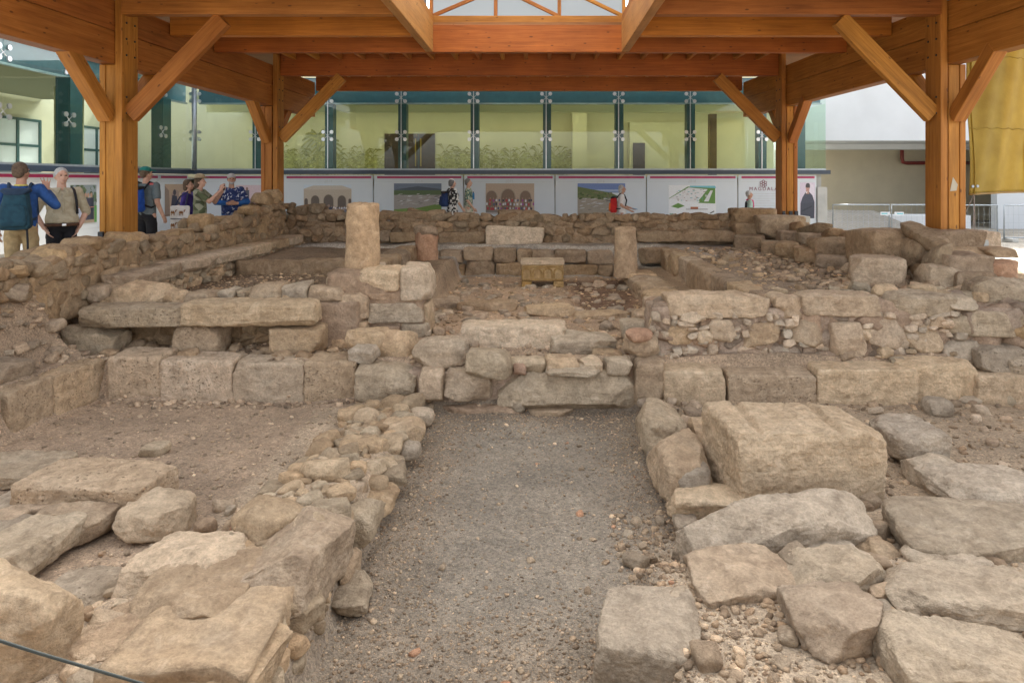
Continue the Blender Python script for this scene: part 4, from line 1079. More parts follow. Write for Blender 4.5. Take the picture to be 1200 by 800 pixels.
# -- back wall ----------------------------------------------------------
w = wall_root('brown rubble wall closing the back of the ruins below the printed boards', (-.3, 15.8, Z(1.5)))
ztb = lin((0, Z(.66)), (.06, Z(.66)), (.07, Z(.80)), (.19, Z(.82)), (.2, Z(.78)), (.33, Z(.80)), (.34, Z(.86)), (1, Z(.86)))
core('mortar_core', ((-5.8, 15.72, Z(1.7)), (4.9, 16.15, Z(.95))), 'brown', w)
rubble(w, (-5.75, 15.68), (4.9, 15.68), (0, -1), ztb, lambda t: Z(1.42), 'brown', (.16, .42), (.16, .24), seed=12, thick=.42)
for px, y0, y1, dpx in ((600, 246, 258, 36), (622, 247, 258, 22), (425, 250, 262, 40), (500, 248, 260, 36), (548, 250, 262, 30), (470, 249, 262, 34), (374, 247, 258, 44), (700, 253, 262, 30), (762, 253, 263, 36), (820, 254, 264, 40)):
    a = PY(px, y1, 15.75); stone_at((a[0], 15.88, a[2] + (y1 - y0) * 15.75 / F / 2 - .02), (dpx * 15.75 / F, .36, (y1 - y0) * 15.75 / F + .05), 'rough', 'brown', 'cap_stone', parent=w)
# bench slabs along the back wall and the leaning long slab
w = wall_root('row of dressed slabs along the foot of the back wall', (0, 15.5, Z(1.42)), 'stone bench', 'stone_bench', 'stone benches around the hall')
for reg, x0, y0, x1, y1 in ((5, 118, 52, 150, 82), (5, 150, 58, 236, 85), (5, 305, 56, 446, 90), (5, 925, 54, 1068, 82), (6, -2, 50, 176, 82)):
    stone(reg, x0, y0, x1, y1, kind='worn', mat='brown', name='bench_slab', parent=w, Yf=15.42, depth=.22)
stone(5, 447, 42, 632, 97, Yf=15.25, depth=.20, kind='worn', mat='pale', name='stone_slab', label='long pale dressed slab leaning at the foot of the back wall, left of the middle', cat='stone slab', tilt=(-6, 2))
# -- rear two-course step of the hall ----------------------------------------
w = wall_root('two courses of brown squared blocks stepping up at the back of the sunken hall', (0, 14.85, Z(2.05)), 'stone step', 'stone_step', 'stepped block rows around the hall')
for x0, y0, x1, y1 in ((300, 152, 386, 191), (386, 140, 479, 192), (481, 147, 562, 196), (562, 150, 694, 192), (697, 152, 803, 186), (803, 152, 850, 186)):
    stone(5, x0, y0 + 3, x1, y1, kind='worn', mat='brown', name='block', parent=w, Yf=14.7, depth=.45, sink=.1)
for x0, y0, x1, y1 in ((306, 105, 379, 151), (379, 98, 475, 141), (477, 100, 548, 149), (549, 102, 596, 150), (597, 105, 667, 142), (668, 105, 767, 151), (768, 108, 850, 153)):
    stone(5, x0, y0 + 4, x1, y1, kind='worn', mat='brown', name='block', parent=w, Yf=14.76, depth=.5)
for x0, y0, x1, y1 in ((133, 112, 212, 152), (934, 104, 1034, 150), (205, 120, 240, 165), (262, 155, 298, 200)):
    stone(5, x0, y0, x1, y1, kind='rough', mat='brown', name='block', parent=w, Yf=14.6, depth=.4)
# -- columns --------------------------------------------------------------
def column(x, Y, r0, r1, z0, z1, label, mat='column', neck=None):
    n, m = 48, 40; V = []; Q = []
    for j in range(m + 1):
        v = j / m; r = r0 + (r1 - r0) * v
        for i in range(n):
            a = 2 * math.pi * i / n; V.append((r * math.cos(a), r * math.sin(a), (z1 - z0) * v))
    V = np.array(V); sd_ = nseed()
    k = .012 * fbm(V * 4.5 + sd_, sd_, 4) ; ang = np.arctan2(V[:, 1], V[:, 0]); rr = np.hypot(V[:, 0], V[:, 1]) + k
    V[:, 0] = rr * np.cos(ang); V[:, 1] = rr * np.sin(ang)
    V[-n:, 2] += .02 * fbm(V[-n:] * 6, sd_ + 1, 3)
    for j in range(m):
        for i in range(n): Q.append((j * n + i, j * n + (i + 1) % n, (j + 1) * n + (i + 1) % n, (j + 1) * n + i))
    tops = []
    base = m * n; V = list(map(tuple, V))
    prev = list(range(base, base + n))
    for s, dz in ((.93, .012), (.6, .02), (.25, .02), (.02, .02)):
        cur = []
        for i in range(n):
            p = V[base + i]; cur.append(len(V)); V.append((p[0] * s, p[1] * s, p[2] + dz + .008 * math.sin(i * s * 2)))
        for i in range(n): Q.append((prev[i], prev[(i + 1) % n], cur[(i + 1) % n], cur[i]))
        prev = cur
    o = link('column_stump', npmesh('column_stump', V, Q), M[mat], None, (x, Y, z0)); tag(o, label, 'column', 'broken columns of the hall')
    return o
column((425 - CX) * 9.4 / F, 9.4, .245, .215, Z(1.66), Z(.335), 'tallest ochre column stump, standing left of the hall')
c2 = column((500 - CX) * 14.2 / F, 14.2, .245, .225, Z(1.80), Z(1.0), 'short column stump with pinkish plaster below a brown top, left of the stepped blocks', 'redstone')
hp = Heap(); V_, Q_ = rock(.50, .50, .26, 'cobble', 77, 14); hp.add(V_ + np.array([c2.location.x, 14.2, Z(1.05)]), Q_); hp.build('broken_top', M['brown'], c2)
column((733 - CX) * 13.3 / F, 13.3, .235, .205, Z(1.86), Z(.93), 'short pale ochre column stump at the right end of the stepped blocks')
# -- carved stone table ------------------------------------------------------
def stone_table():
    Yt = 13.2; x0, x1 = (611 - CX) * Yt / F, (660.5 - CX) * Yt / F; z0 = Z((335 - CY) * Yt / F); h = (333 - 304) * Yt / F; d = .5; W = x1 - x0; xc = (x0 + x1) / 2
    r = empty('carved_stone_table', (xc, Yt, z0), 'ochre carved stone chest on short feet with arches on its front, in the sunken hall', 'carved stone'); r.rotation_euler = (0, 0, 0)
    mt = stone_mat('carved_ochre_stone', (.33, .21, .085), (.45, .30, .13), (.52, .38, .19))
    M['carved'] = mt
    b = MB(); b.box((x0, Yt, z0 + .09), (x1, Yt + d, z0 + h), .025); b.build('body', mt, r)
    b = MB(); b.box((x0 - .015, Yt - .02, z0 + h - .07), (x1 + .015, Yt + d + .02, z0 + h + .012), .015); b.build('top_slab', M['pale'], r)
    f = MB(); f.box((x0 + .02, Yt - .012, z0 + .10), (x1 - .02, Yt + .03, z0 + .14), .01); f.box((x0 + .02, Yt - .012, z0 + h - .13), (x1 - .02, Yt + .03, z0 + h - .09), .01)
    n = 4
    for i in range(n):
        cx = x0 + W * (i + .5) / n + .0; rr = W / n * .40; zb = z0 + .15; zm = z0 + .27
        pts = [(cx - rr, Yt - .004, zb), (cx - rr, Yt - .004, zm)] + [(cx + rr * math.cos(R(180 - 30 * k)), Yt - .004, zm + rr * .8 * math.sin(R(180 - 30 * k))) for k in range(1, 6)] + [(cx + rr, Yt - .004, zm), (cx + rr, Yt - .004, zb)]
        f.tube(pts, .018, 6)
    f.build('carving', mt, r)
    for a in (x0 + .10, x1 - .10):
        for c in (Yt + .08, Yt + d - .08):
            g = MB(); g.box((a - .10, c - .08, z0 - .03), (a + .10, c + .08, z0 + .092), .02); g.build('foot', mt, r)
stone_table()
# -- left hall: kerb of the side aisle, floor step -----------------------------
w = wall_root('row of pale squared kerb stones beside the left columns', (-2.6, 11.5, Z(1.62)), 'stone kerb', 'stone_kerb', 'kerbs along the side aisles')
y = 9.3
for L in (.62, .7, .66, .74, .7, .75, .7):
    stone_at((-2.72 + RND.uniform(-.03, .03), y + L / 2, Z(1.52)), (.42, L * .97, .36), 'worn', 'pale' if y < 11.2 else 'brown', 'kerb_block', parent=w, rot=(0, 0, R(RND.uniform(-3, 3)))); y += L
w = wall_root('dark earthen edge of the raised floor in the left aisle', (-4.2, 12, Z(1.62)), 'floor step', 'earth_step', 'stepped block rows around the hall')
core('earth', ((-5.28, 11.93, Z(1.75)), (-3.0, 12.25, Z(1.405))), 'brown', w, .035)
# -- right aisle: two stepped rows running back ---------------------------------
w = wall_root('inner row of flat cracked slabs bordering the right side of the sunken hall', (2.0, 11, Z(2.05)), 'stone kerb', 'stone_kerb', 'kerbs along the side aisles')
y = 9.0
for L, dz in ((.9, 1.80), (.8, 1.82), (.75, 1.80), (.8, 1.79), (.7, 1.81), (.8, 1.80)):
    stone_at((1.98 + RND.uniform(-.05, .05), y + L / 2, Z(dz + .12)), (.58, L * .98, .28), 'worn', 'tan', 'kerb_slab', parent=w, rot=(R(RND.uniform(-2, 2)), R(RND.uniform(-2, 2)), R(RND.uniform(-4, 4) + 2))); y += L
w = wall_root('outer row of upright brown blocks edging the raised right aisle', (2.85, 11, Z(1.85)), 'stone kerb', 'stone_kerb', 'kerbs along the side aisles')
y = 8.95
for L in (.85, .8, .75, .8, .85, .8, .8):
    stone_at((2.86 + RND.uniform(-.03, .03) - .02 * (y - 9), y + L / 2, Z(1.64)), (.34, L * .985, .42), 'worn', 'brown' if RND.random() < .6 else 'tan', 'kerb_block', parent=w, rot=(0, R(RND.uniform(-2, 2)), R(RND.uniform(-2, 2)))); y += L
# -- right long wall -----------------------------------------------------------
w = wall_root('ruined wall of large weathered blocks along the right aisle, under the right rear post', (5.7, 12.5, Z(1.5)))
core('mortar_core', ((5.55, 9.2, Z(1.8)), (6.15, 15.9, Z(1.02))), 'brown', w)
core('mortar_core', ((4.95, 15.4, Z(1.7)), (6.1, 16.1, Z(.95))), 'brown', w)
def zt_r(t): return float(np.interp(t, [0, .3, .55, .8, 1], [Z(.80), Z(.86), Z(1.0), Z(.98), Z(.84)]))
rubble(w, (5.5, 9.4), (5.5, 15.8), (-1, 0), zt_r, lambda t: Z(1.42), 'brown', (.35, .8), (.22, .34), .3, False, .5, seed=21)
for reg, x0, y0, x1, y1, Yf, dp, mt in (('a', 575, 125, 760, 285, 10.2, 1.0, 'brown'), ('a', 745, 195, 1075, 285, 9.9, .9, 'tan'), ('a', 850, 130, 1055, 205, 10.2, .8, 'brown'), ('a', 1010, 140, 1112, 205, 10.3, .6, 'tan'), ('a', 735, 130, 880, 200, 10.4, .6, 'brown'),
                                        ('a', 345, 160, 565, 250, 11.9, .5, 'brown'), ('a', 120, 75, 300, 170, 14.9, .9, 'tan'), ('a', 0, 48, 185, 110, 15.5, .6, 'brown'), ('a', 10, 105, 125, 160, 15.3, .4, 'brown'), ('a', 200, 140, 300, 190, 14.3, .5, 'brown'), ('a', 290, 150, 385, 190, 13.2, .5, 'brown'), ('a', 1055, 205, 1180, 240, 9.8, .6, 'ochre')):
    stone(reg, x0, y0, x1, y1, Yf=Yf, depth=dp, kind='worn', mat=mt, name='block', parent=w)
w = wall_root('line of fallen flat bench slabs along the foot of the right wall', (5, 12.5, Z(1.5)), 'stone bench', 'stone_bench', 'stone benches around the hall')
for reg, x0, y0, x1, y1, Yf, dp, yw in (('a', 20, 158, 150, 218, 14.4, .7, -14), ('a', 135, 182, 210, 235, 13.4, .6, -20), ('a', 205, 182, 300, 250, 12.6, .7, -24), ('a', 285, 205, 390, 270, 11.9, .7, -26), ('a', 375, 240, 500, 305, 11.2, .6, -24), ('a', 495, 250, 560, 298, 10.9, .4, -10)):
    stone(reg, x0, y0, x1, y1, Yf=Yf, depth=dp, kind='worn', mat='brown', name='bench_slab', parent=w, yaw=yw)
B = dict(cat='stone block')
stone('a', 548, 240, 752, 372, Yf=9.35, depth=.85, kind='worn', mat='tan', label='large brown squared block with a clean left face at the end of the right bench', name='stone_block', yaw=-20, **B)
stone('a', 780, 288, 935, 400, Yf=9.0, depth=.6, kind='rough', mat='pale', label='rough pale squared block between the brown block and the rounded boulder', name='stone_block', **B)
stone('a', 925, 262, 1068, 372, Yf=9.25, depth=.5, kind='worn', mat='tan', label='smooth tall tan block with a reddish stain behind the rounded boulder', name='stone_block', **B)
stone('a', 1068, 255, 1180, 332, Yf=9.6, depth=.5, kind='worn', mat='redstone', label='reddish plastered block near the right edge above the rounded boulder', name='stone_block', **B)
stone('a', 940, 310, 1080, 400, Yf=8.75, depth=.22, kind='flat', mat='brown', label='upright brown slab leaning behind the rounded boulder', name='stone_slab', cat='stone slab', yaw=-12)
stone('a', 968, 332, 1205, 470, Yf=8.25, depth=.75, kind='boulder', mat='basalt', label='big rounded grey boulder on top of the right rubble wall', name='boulder', cat='boulder')

# -- front right rubble wall with coping slabs ------------------------------------
w = wall_root('rough mortared rubble wall with flat coping slabs, right of the threshold', (3.8, 8.1, Z(2.15)))
core('mortar_core', ((1.35, 8.02, Z(2.3)), (6.3, 8.5, Z(1.50))), 'mortar', w, .035)
for reg, x0, y0, x1, y1, mt in ((6, -25, 296, 70, 330, 'pale'), (6, 80, 318, 160, 400, 'tan'), (6, 185, 328, 302, 408, 'tan'), (6, 335, 320, 432, 405, 'tan'), (6, 450, 318, 568, 440, 'tan'), (6, 558, 305, 692, 425, 'tan'), (6, 535, 348, 605, 392, 'pale'), (6, 690, 335, 792, 425, 'pale'),
                                (6, -40, 330, 45, 400, 'tan'), (6, 40, 345, 90, 400, 'pale'), (6, 108, 432, 196, 492, 'basalt'), (6, 270, 448, 350, 488, 'tan'), (6, 358, 455, 440, 497, 'basalt'), (6, 440, 455, 560, 485, 'pale'), (6, 560, 430, 690, 470, 'tan'), (6, 690, 425, 770, 450, 'grey'),
                                (6, 816, 296, 1006, 388, 'grey'), (6, 800, 385, 920, 450, 'grey'), (6, 1005, 340, 1065, 400, 'ochre'), (6, 750, 312, 812, 350, 'tan'), (6, 1010, 305, 1100, 338, 'grey')):
    stone(reg, x0, y0, x1, y1, Yf=7.92, depth=.4, kind='rough' if mt != 'basalt' else 'boulder', mat=mt, name='face_stone', parent=w, n=14)
rubble(w, (1.38, 7.97), (5.0, 7.97), (0, -1), lambda t: Z(1.52), lambda t: Z(2.16), 'pale', (.06, .17), (.06, .12), .15, False, seed=31, fill=.5)
rubble(w, (1.38, 8.0), (6.2, 8.0), (0, -1), lambda t: Z(1.50), lambda t: Z(2.12), 'mortar', (.18, .4), (.14, .24), .2, True, .5, seed=33)
for x0, y0, x1, y1, mt, kd in ((-42, 242, 275, 318, 'tan', 'worn'), (283, 248, 372, 322, 'tan', 'rough'), (384, 240, 620, 312, 'tan', 'worn'), (618, 243, 820, 312, 'grey', 'rough'), (800, 250, 900, 290, 'grey', 'flat')):
    stone(6, x0, y0, x1, y1, Yf=7.95, depth=.46, kind=kd, mat=mt, name='coping_slab', parent=w)
stone(6, 905, 402, 1075, 488, Yf=7.62, depth=.7, kind='flat', mat='basalt', label='dark grey sharp-edged slab lying on the front block row near the right edge', name='stone_slab', cat='stone slab', tilt=(0, 4))
stone(6, 1008, 440, 1100, 492, Yf=7.5, depth=.5, kind='rough', mat='basalt', label='dark grey broken block at the right edge beside the sharp-edged slab', **B)
# -- front right block row ------------------------------------------------------
w = wall_root('row of squared pale blocks in front of the right rubble wall', (3.6, 7.75, Z(2.5)), 'block row', 'block_row', 'rows of squared blocks across the front of the hall')
for x0, y0, x1, y1, mt, kd in ((-57, 470, 141, 628, 'pale', 'ashlar'), (142, 478, 423, 614, 'pitted', 'ashlar'), (425, 462, 737, 602, 'pale', 'ashlar'), (690, 445, 930, 578, 'pale', 'worn'), (928, 480, 1150, 600, 'pale', 'ashlar'), (1152, 478, 1330, 600, 'pale', 'worn')):
    stone(6, x0, y0, x1, y1, Yf=7.5 if x0 != 690 else 7.56, depth=.42, kind=kd, mat=mt, name='block', parent=w, sink=.1, skew=.025, wk=.992, yaw=RND.uniform(-1.5, 1.5))
# -- threshold wall in the middle --------------------------------------------------
w = wall_root('low mortared threshold wall of broad flat blocks at the head of the gravel passage', (0, 7.9, Z(2.6)))
core('mortar_core', ((-2.05, 7.74, Z(2.75)), (-.05, 8.35, Z(2.16))), 'mortar', w, .02)
core('mortar_core', ((-.05, 7.76, Z(2.75)), (1.38, 8.35, Z(2.14))), 'mortar', w, .02)
for x0, y0, x1, y1, mt, kd in ((52, 470, 233, 583, 'grey', 'rough'), (243, 466, 314, 585, 'tan', 'worn'), (321, 480, 471, 582, 'tan', 'rough'), (478, 486, 914, 618, 'grey', 'rough'), (918, 452, 1018, 622, 'tan', 'rough'), (320, 585, 565, 655, 'mortar', 'rough'), (105, 600, 280, 640, 'mortar', 'rough'), (250, 580, 290, 618, 'pale', 'rough'), (525, 590, 575, 612, 'grey', 'flat'), (580, 598, 720, 630, 'tan', 'flat')):
    stone(5, x0, y0, x1, y1, Yf=7.56, depth=.42, kind=kd, mat=mt, name='face_block', parent=w, skew=.05)
for x0, y0, x1, y1, mt in ((400, 425, 535, 505, 'grey'), (530, 445, 642, 488, 'grey'), (640, 443, 742, 495, 'tan'), (742, 448, 816, 490, 'pale'), (790, 428, 882, 468, 'tan'), (820, 448, 906, 495, 'grey'), (535, 460, 582, 494, 'redstone'), (905, 408, 988, 470, 'tan'), (880, 405, 910, 445, 'pale'), (640, 485, 800, 505, 'grey')):
    stone(5, x0, y0, x1, y1, D=2.12, depth=.34, kind='flat', mat=mt, name='top_stone', parent=w)
# loose stones on the threshold
stone(5, 363, 330, 692, 430, D=2.09, depth=.55, kind='worn', mat='pale', name='stone_block', label='long pale rounded block lying on the threshold, left of its middle', **B)
stone(5, 648, 372, 852, 446, D=2.10, depth=.5, kind='flat', mat='grey', name='stone_slab', label='flat grey slab lying right of the long pale block on the threshold', cat='stone slab')
stone(5, 238, 376, 410, 482, D=2.12, depth=.45, kind='boulder', mat='pale', name='boulder', label='rounded pale boulder below the masonry stub, left of the long pale block', cat='boulder')
stone(5, 112, 358, 232, 466, D=2.12, depth=.42, kind='rough', mat='tan', name='stone_block', label='rounded upright tan block at the foot of the masonry stub', **B)
stone(5, 20, 360, 152, 418, D=1.95, depth=.4, kind='flat', mat='tan', name='stone_slab', label='small flat tan slab behind the rounded upright tan block', cat='stone slab')
stone(5, 25, 408, 112, 475, D=2.10, depth=.4, kind='rough', mat='grey', name='stone_block', label='small grey block left of the rounded upright tan block', **B)
stone(5, 895, 378, 992, 442, D=1.98, depth=.36, kind='rough', mat='tan', name='stone_block', label='tan stone block stacked at the right end of the threshold', **B)
stone(5, 896, 358, 978, 396, D=1.78, depth=.3, kind='cobble', mat='redstone', name='cobble', label='pinkish rounded cobble topping the stack at the right end of the threshold', cat='cobble')
stone(5, 965, 320, 1032, 362, D=1.75, depth=.3, kind='cobble', mat='pale', name='cobble', label='pale rounded cobble beside the left end of the coping slabs', cat='cobble')
stone(5, 880, 330, 968, 385, D=1.95, depth=.35, kind='worn', mat='grey', name='stone_block', label='grey squared block behind the stack at the right end of the threshold', **B)
# hall front slabs
w = wall_root('line of narrow flat slabs crossing the front of the sunken hall', (.2, 9.9, Z(2.05)), 'stone kerb', 'stone_kerb', 'kerbs along the side aisles')
for x0, y0, x1, y1 in ((268, 260, 369, 300), (370, 272, 552, 310), (554, 283, 728, 325), (726, 304, 905, 334), (905, 298, 1032, 332)):
    stone(5, x0, y0, x1, y1, D=2.06, depth=.4, kind='flat', mat='brown' if x0 < 500 else 'tan', name='kerb_slab', parent=w)
# -- masonry stub left of the threshold ----------------------------------------------
w = wall_root('pale masonry stub of squared stones and pinkish mortar, in front of the tall column', (-2.1, 9.2, Z(2.05)))
core('mortar_core', ((-2.75, 8.88, Z(2.25)), (-1.50, 9.5, Z(1.20))), 'mortar', w, .02)
core('mortar_core', ((-3.2, 8.6, Z(2.25)), (-2.3, 9.3, Z(1.55))), 'mortar', w, .03)
for x0, y0, x1, y1, mt, Yf, dp in ((52, 162, 182, 232, 'pale', 8.85, .6), (180, 155, 272, 262, 'pale', 8.8, .65), (78, 262, 252, 332, 'grey', 8.84, .5), (178, 325, 268, 388, 'grey', 8.82, .5), (-10, 235, 78, 320, 'tan', 8.75, .5), (-30, 320, 78, 385, 'tan', 8.7, .5), (78, 335, 180, 388, 'mortar', 8.8, .5), (250, 262, 275, 385, 'pale', 8.95, .5), (-80, 235, -8, 300, 'tan', 8.75, .5), (85, 235, 175, 262, 'mortar', 8.86, .4)):
    stone(5, x0, y0, x1, y1, Yf=Yf, depth=dp, kind='worn', mat=mt, name='face_block', parent=w, skew=.05)
# -- front left: wall behind the lintels ------------------------------------------------
w = wall_root('low rubble wall with rounded cap stones behind the two long lintels', (-4, 8.9, Z(2.1)))
core('mortar_core', ((-5.75, 8.82, Z(2.3)), (-2.7, 9.25, Z(1.52))), 'ochre', w, .03)
rubble(w, (-5.6, 8.78), (-2.6, 8.78), (0, -1), lambda t: Z(1.5), lambda t: Z(2.1), 'ochre', (.1, .28), (.1, .18), .2, False, seed=41)
for x0, y0, x1, y1, mt in ((163, 236, 275, 282, 'grey'), (270, 218, 352, 280, 'tan'), (350, 211, 532, 284, 'tan'), (512, 235, 590, 284, 'tan'), (588, 240, 692, 282, 'tan'), (690, 230, 746, 270, 'grey'), (745, 234, 786, 268, 'basalt'), (784, 220, 886, 272, 'tan'), (884, 218, 972, 272, 'grey'), (970, 220, 1070, 290, 'tan'), (1000, 290, 1075, 335, 'tan'), (40, 262, 160, 290, 'pale')):
    stone(4, x0, y0, x1, y1, Yf=8.72, depth=.42, kind='rough' if y1 < 283 else 'boulder', mat=mt, name='cap_stone', parent=w)
# -- supports and lintels --------------------------------------------------------------
for x0, y0, x1, y1, mt, kd, lb in ((222, 345, 382, 445, 'grey', 'rough', 'rough grey stone block under the left end of the dark lintel'), (532, 338, 684, 436, 'pitted', 'worn', 'pitted stone block under the joint of the two lintels'), (838, 338, 996, 436, 'tan', 'worn', 'tan chipped stone block under the right end of the pale lintel')):
    stone(4, x0, y0, x1, y1, Yf=8.28, depth=.42, kind=kd, mat=mt, name='stone_block', label=lb, sink=.06, **B)
stone(4, 235, 277, 564, 346, Yf=8.2, depth=.45, kind='worn', mat='basalt', name='lintel', label='dark grey rough lintel slab, left of the pair', cat='lintel', skew=.04)
lt = stone(4, 565, 265, 976, 342, Yf=8.18, depth=.42, kind='worn', mat='pale', name='lintel', label='pale dressed lintel slab with a moulded front edge, right of the pair', cat='lintel', skew=.03)
# -- front left block rows ----------------------------------------------------------------
w = wall_root('row of pitted squared blocks in front of the two lintels', (-3.5, 8, Z(2.55)), 'block row', 'block_row', 'rows of squared blocks across the front of the hall')
for x0, y0, x1, y1, mt, kd in ((333, 422, 498, 572, 'pitted', 'ashlar'), (498, 434, 724, 582, 'pitted', 'ashlar'), (723, 442, 952, 588, 'pale', 'ashlar'), (946, 434, 1112, 590, 'pitted', 'ashlar')):
    stone(4, x0, y0, x1, y1, Yf=7.8, depth=.45, kind=kd, mat=mt, name='block', parent=w, sink=.1, skew=.025, wk=.992, yaw=RND.uniform(-1.5, 1.5))
w = wall_root('row of tan pitted blocks running towards the viewer along the left edge', (-5.4, 7, Z(2.55)), 'block row', 'block_row', 'rows of squared blocks across the front of the hall')
for y0, y1, x, mt, yw in ((7.2, 7.97, -5.27, 'pitted', 3), (6.62, 7.19, -5.32, 'pitted', 3), (5.95, 6.61, -5.36, 'pitted', 3), (5.2, 5.93, -5.4, 'tan', 2)):
    stone_at((x, (y0 + y1) / 2, Z(2.32)), (.42, y1 - y0 - .014, .54), 'ashlar', mt, 'block', parent=w, rot=(0, R(RND.uniform(-1, 1)), R(-yw)))
stone(4, -10, 362, 40, 468, Yf=7.6, depth=.5, kind='worn', mat='grey', name='stone_block', label='squared grey block at the left edge among the rubble', **B)
# -- left rubble heap ------------------------------------------------------------------------
def heap(name, label, area, n, smin, smax, mat, kinds, mask=None, cat='rubble heap', group=None, zoff=.2, power=1.6, res=7, kind=None):
    rs = np.random.RandomState(nseed()); hp = Heap(); pts = []
    for _ in range(n * 12):
        if len(pts) >= n: break
        x, y = rs.uniform(area[0], area[1]), rs.uniform(area[2], area[3])
        if mask is not None and rs.uniform() > mask(np.array([x]), np.array([y]))[0]: continue
        s = smin + (smax - smin) * rs.uniform() ** power
        if any((x - a) ** 2 + (y - b) ** 2 < (.42 * (s + c)) ** 2 for a, b, c in pts): continue
        pts.append((x, y, s))
        V, Q = rock(s * rs.uniform(.9, 1.4), s * rs.uniform(.7, 1.1), s * rs.uniform(.45, .8), rs.choice(kinds), rs.randint(1 << 20), res if s < .2 else res + 5)
        V = rot_np(V, rs.uniform(-.25, .25), rs.uniform(-.25, .25), rs.uniform(0, 6.3))
        a = rs.uniform(.72, 1.2); b = rs.uniform(-.06, .07)
        hp.add(V + np.array([x, y, ground_z(x, y) + s * zoff]), Q, (a * (1 + b), a, a * (1 - b)))
    o = hp.build(name, M[mat])
    return tag(o, label, cat, group, kind)
heap('rubble_stones', None, (-6.1, -5.42, 5.6, 8.2), 190, .07, .38, 'tan', ['flat', 'rough', 'boulder'], zoff=.22, kind='stuff')
heap('rubble_stones', None, (-5.2, -2.4, 8.02, 8.75), 80, .05, .22, 'tan', ['rough', 'cobble'], zoff=.2, kind='stuff')
heap('rubble_stones', None, (-1.9, 1.9, 8.3, 9.3), 60, .05, .2, 'tan', ['rough', 'cobble', 'flat'], zoff=.2, kind='stuff')
heap('rubble_stones', None, (3.8, 6.3, 7.55, 8.9), 60, .08, .3, 'grey', ['rough', 'flat', 'boulder'], zoff=.3, kind='stuff')
heap('rubble_stones', None, (5.0, 7.6, 8.4, 15), 90, .1, .4, 'tan', ['rough', 'flat', 'boulder'], zoff=.25, kind='stuff')
heap('rubble_stones', None, (-1.6, 1.6, 9.8, 13.6), 130, .06, .22, 'tan', ['flat'], zoff=.02, kind='stuff', power=2)
heap('rubble_stones', None, (3.0, 5.2, 8.7, 13.0), 90, .05, .18, 'tan', ['flat'], zoff=.03, kind='stuff', power=2)

# ------------------------------------------------------------------ foreground, left wall of the passage
FG = 'boulders and slabs of the low wall left of the gravel passage'
def fgl(reg, x0, y0, x1, y1, D, dp, kd, mt, lb, nm='boulder', ct='boulder', **kw): return stone(reg, x0, y0, x1, y1, D=D, depth=dp, kind=kd, mat=mt, name=nm, label=lb, cat=ct, **kw)
w = wall_root('low earth and rubble core of the wall left of the gravel passage', (-1.6, 5, Z(2.6)))
core('mortar_core', ((-1.95, 3.0, Z(2.75)), (-1.30, 4.1, Z(2.17))), 'tan', w, .03)
core('mortar_core', ((-1.88, 4.0, Z(2.75)), (-1.32, 5.2, Z(2.27))), 'tan', w, .03)
core('mortar_core', ((-1.86, 5.1, Z(2.75)), (-1.34, 7.6, Z(2.43))), 'tan', w, .03)
rubble(w, (-1.24, 3.0), (-1.30, 5.6), (1, 0), lin((0, Z(2.30)), (.6, Z(2.36)), (1, Z(2.5))), lambda t: Z(2.64), 'tan', (.07, .20), (.07, .14), .2, False, seed=51, vtint=.15)
rubble(w, (-1.36, 5.4), (-1.36, 7.6), (1, 0), lin((0, Z(2.50)), (1, Z(2.52))), lambda t: Z(2.64), 'tan', (.07, .18), (.06, .1), .16, False, seed=52, vtint=.15)
slab = dict(nm='stone_slab', ct='stone slab')
fgl(7, 330, 352, 740, 592, 2.36, .62, 'boulder', 'pale', 'large pale boulder with a sloping face, left of the wall head in the foreground', yaw=-14)
fgl(7, 262, 566, 448, 662, 2.34, .30, 'flat', 'pale', 'long pale flat stone below the large sloping boulder', **slab)
fgl(7, 428, 452, 770, 690, 2.32, .62, 'flat', 'tan', 'broad flat slab in the middle of the foreground wall', **slab)
fgl(7, 745, 316, 1015, 640, 2.34, .85, 'rough', 'tan', 'big block at the edge of the gravel passage, corner of the foreground wall', 'stone_block', 'stone block', yaw=-4)
fgl(7, 695, 622, 835, 742, 2.30, .3, 'rough', 'pale', 'small pale block wedged below the big corner block of the foreground wall', 'stone_block', 'stone block')
fgl(7, 195, 618, 505, 830, 2.34, .5, 'boulder', 'tan', 'rounded boulder at the bottom edge left of the passage')
fgl(7, 495, 672, 850, 860, 2.30, .42, 'rough', 'tan', 'tan weathered boulder at the bottom edge, end of the foreground wall')
fgl(7, 690, 515, 768, 580, 2.26, .22, 'cobble', 'pale', 'pale cobble lying on the broad flat slab', 'cobble', 'cobble', lift=.03)
fgl(7, 560, 455, 765, 535, 2.30, .35, 'flat', 'pale', 'pale flaking stone behind the broad flat slab', **slab)
fgl(7, 868, 243, 1075, 372, 2.36, .6, 'flat', 'tan', 'wide flat slab behind the big corner block', **slab)
fgl(7, 832, 292, 936, 332, 2.38, .25, 'flat', 'pale', 'thin pale flat stone left of the wide flat grey slab', **slab)
fgl(7, 735, 362, 832, 425, 2.38, .28, 'flat', 'grey', 'small grey flat stone left of the big corner block', **slab)
fgl(7, 752, 408, 842, 452, 2.36, .22, 'flat', 'tan', 'small tan flat stone beside the big corner block', **slab)
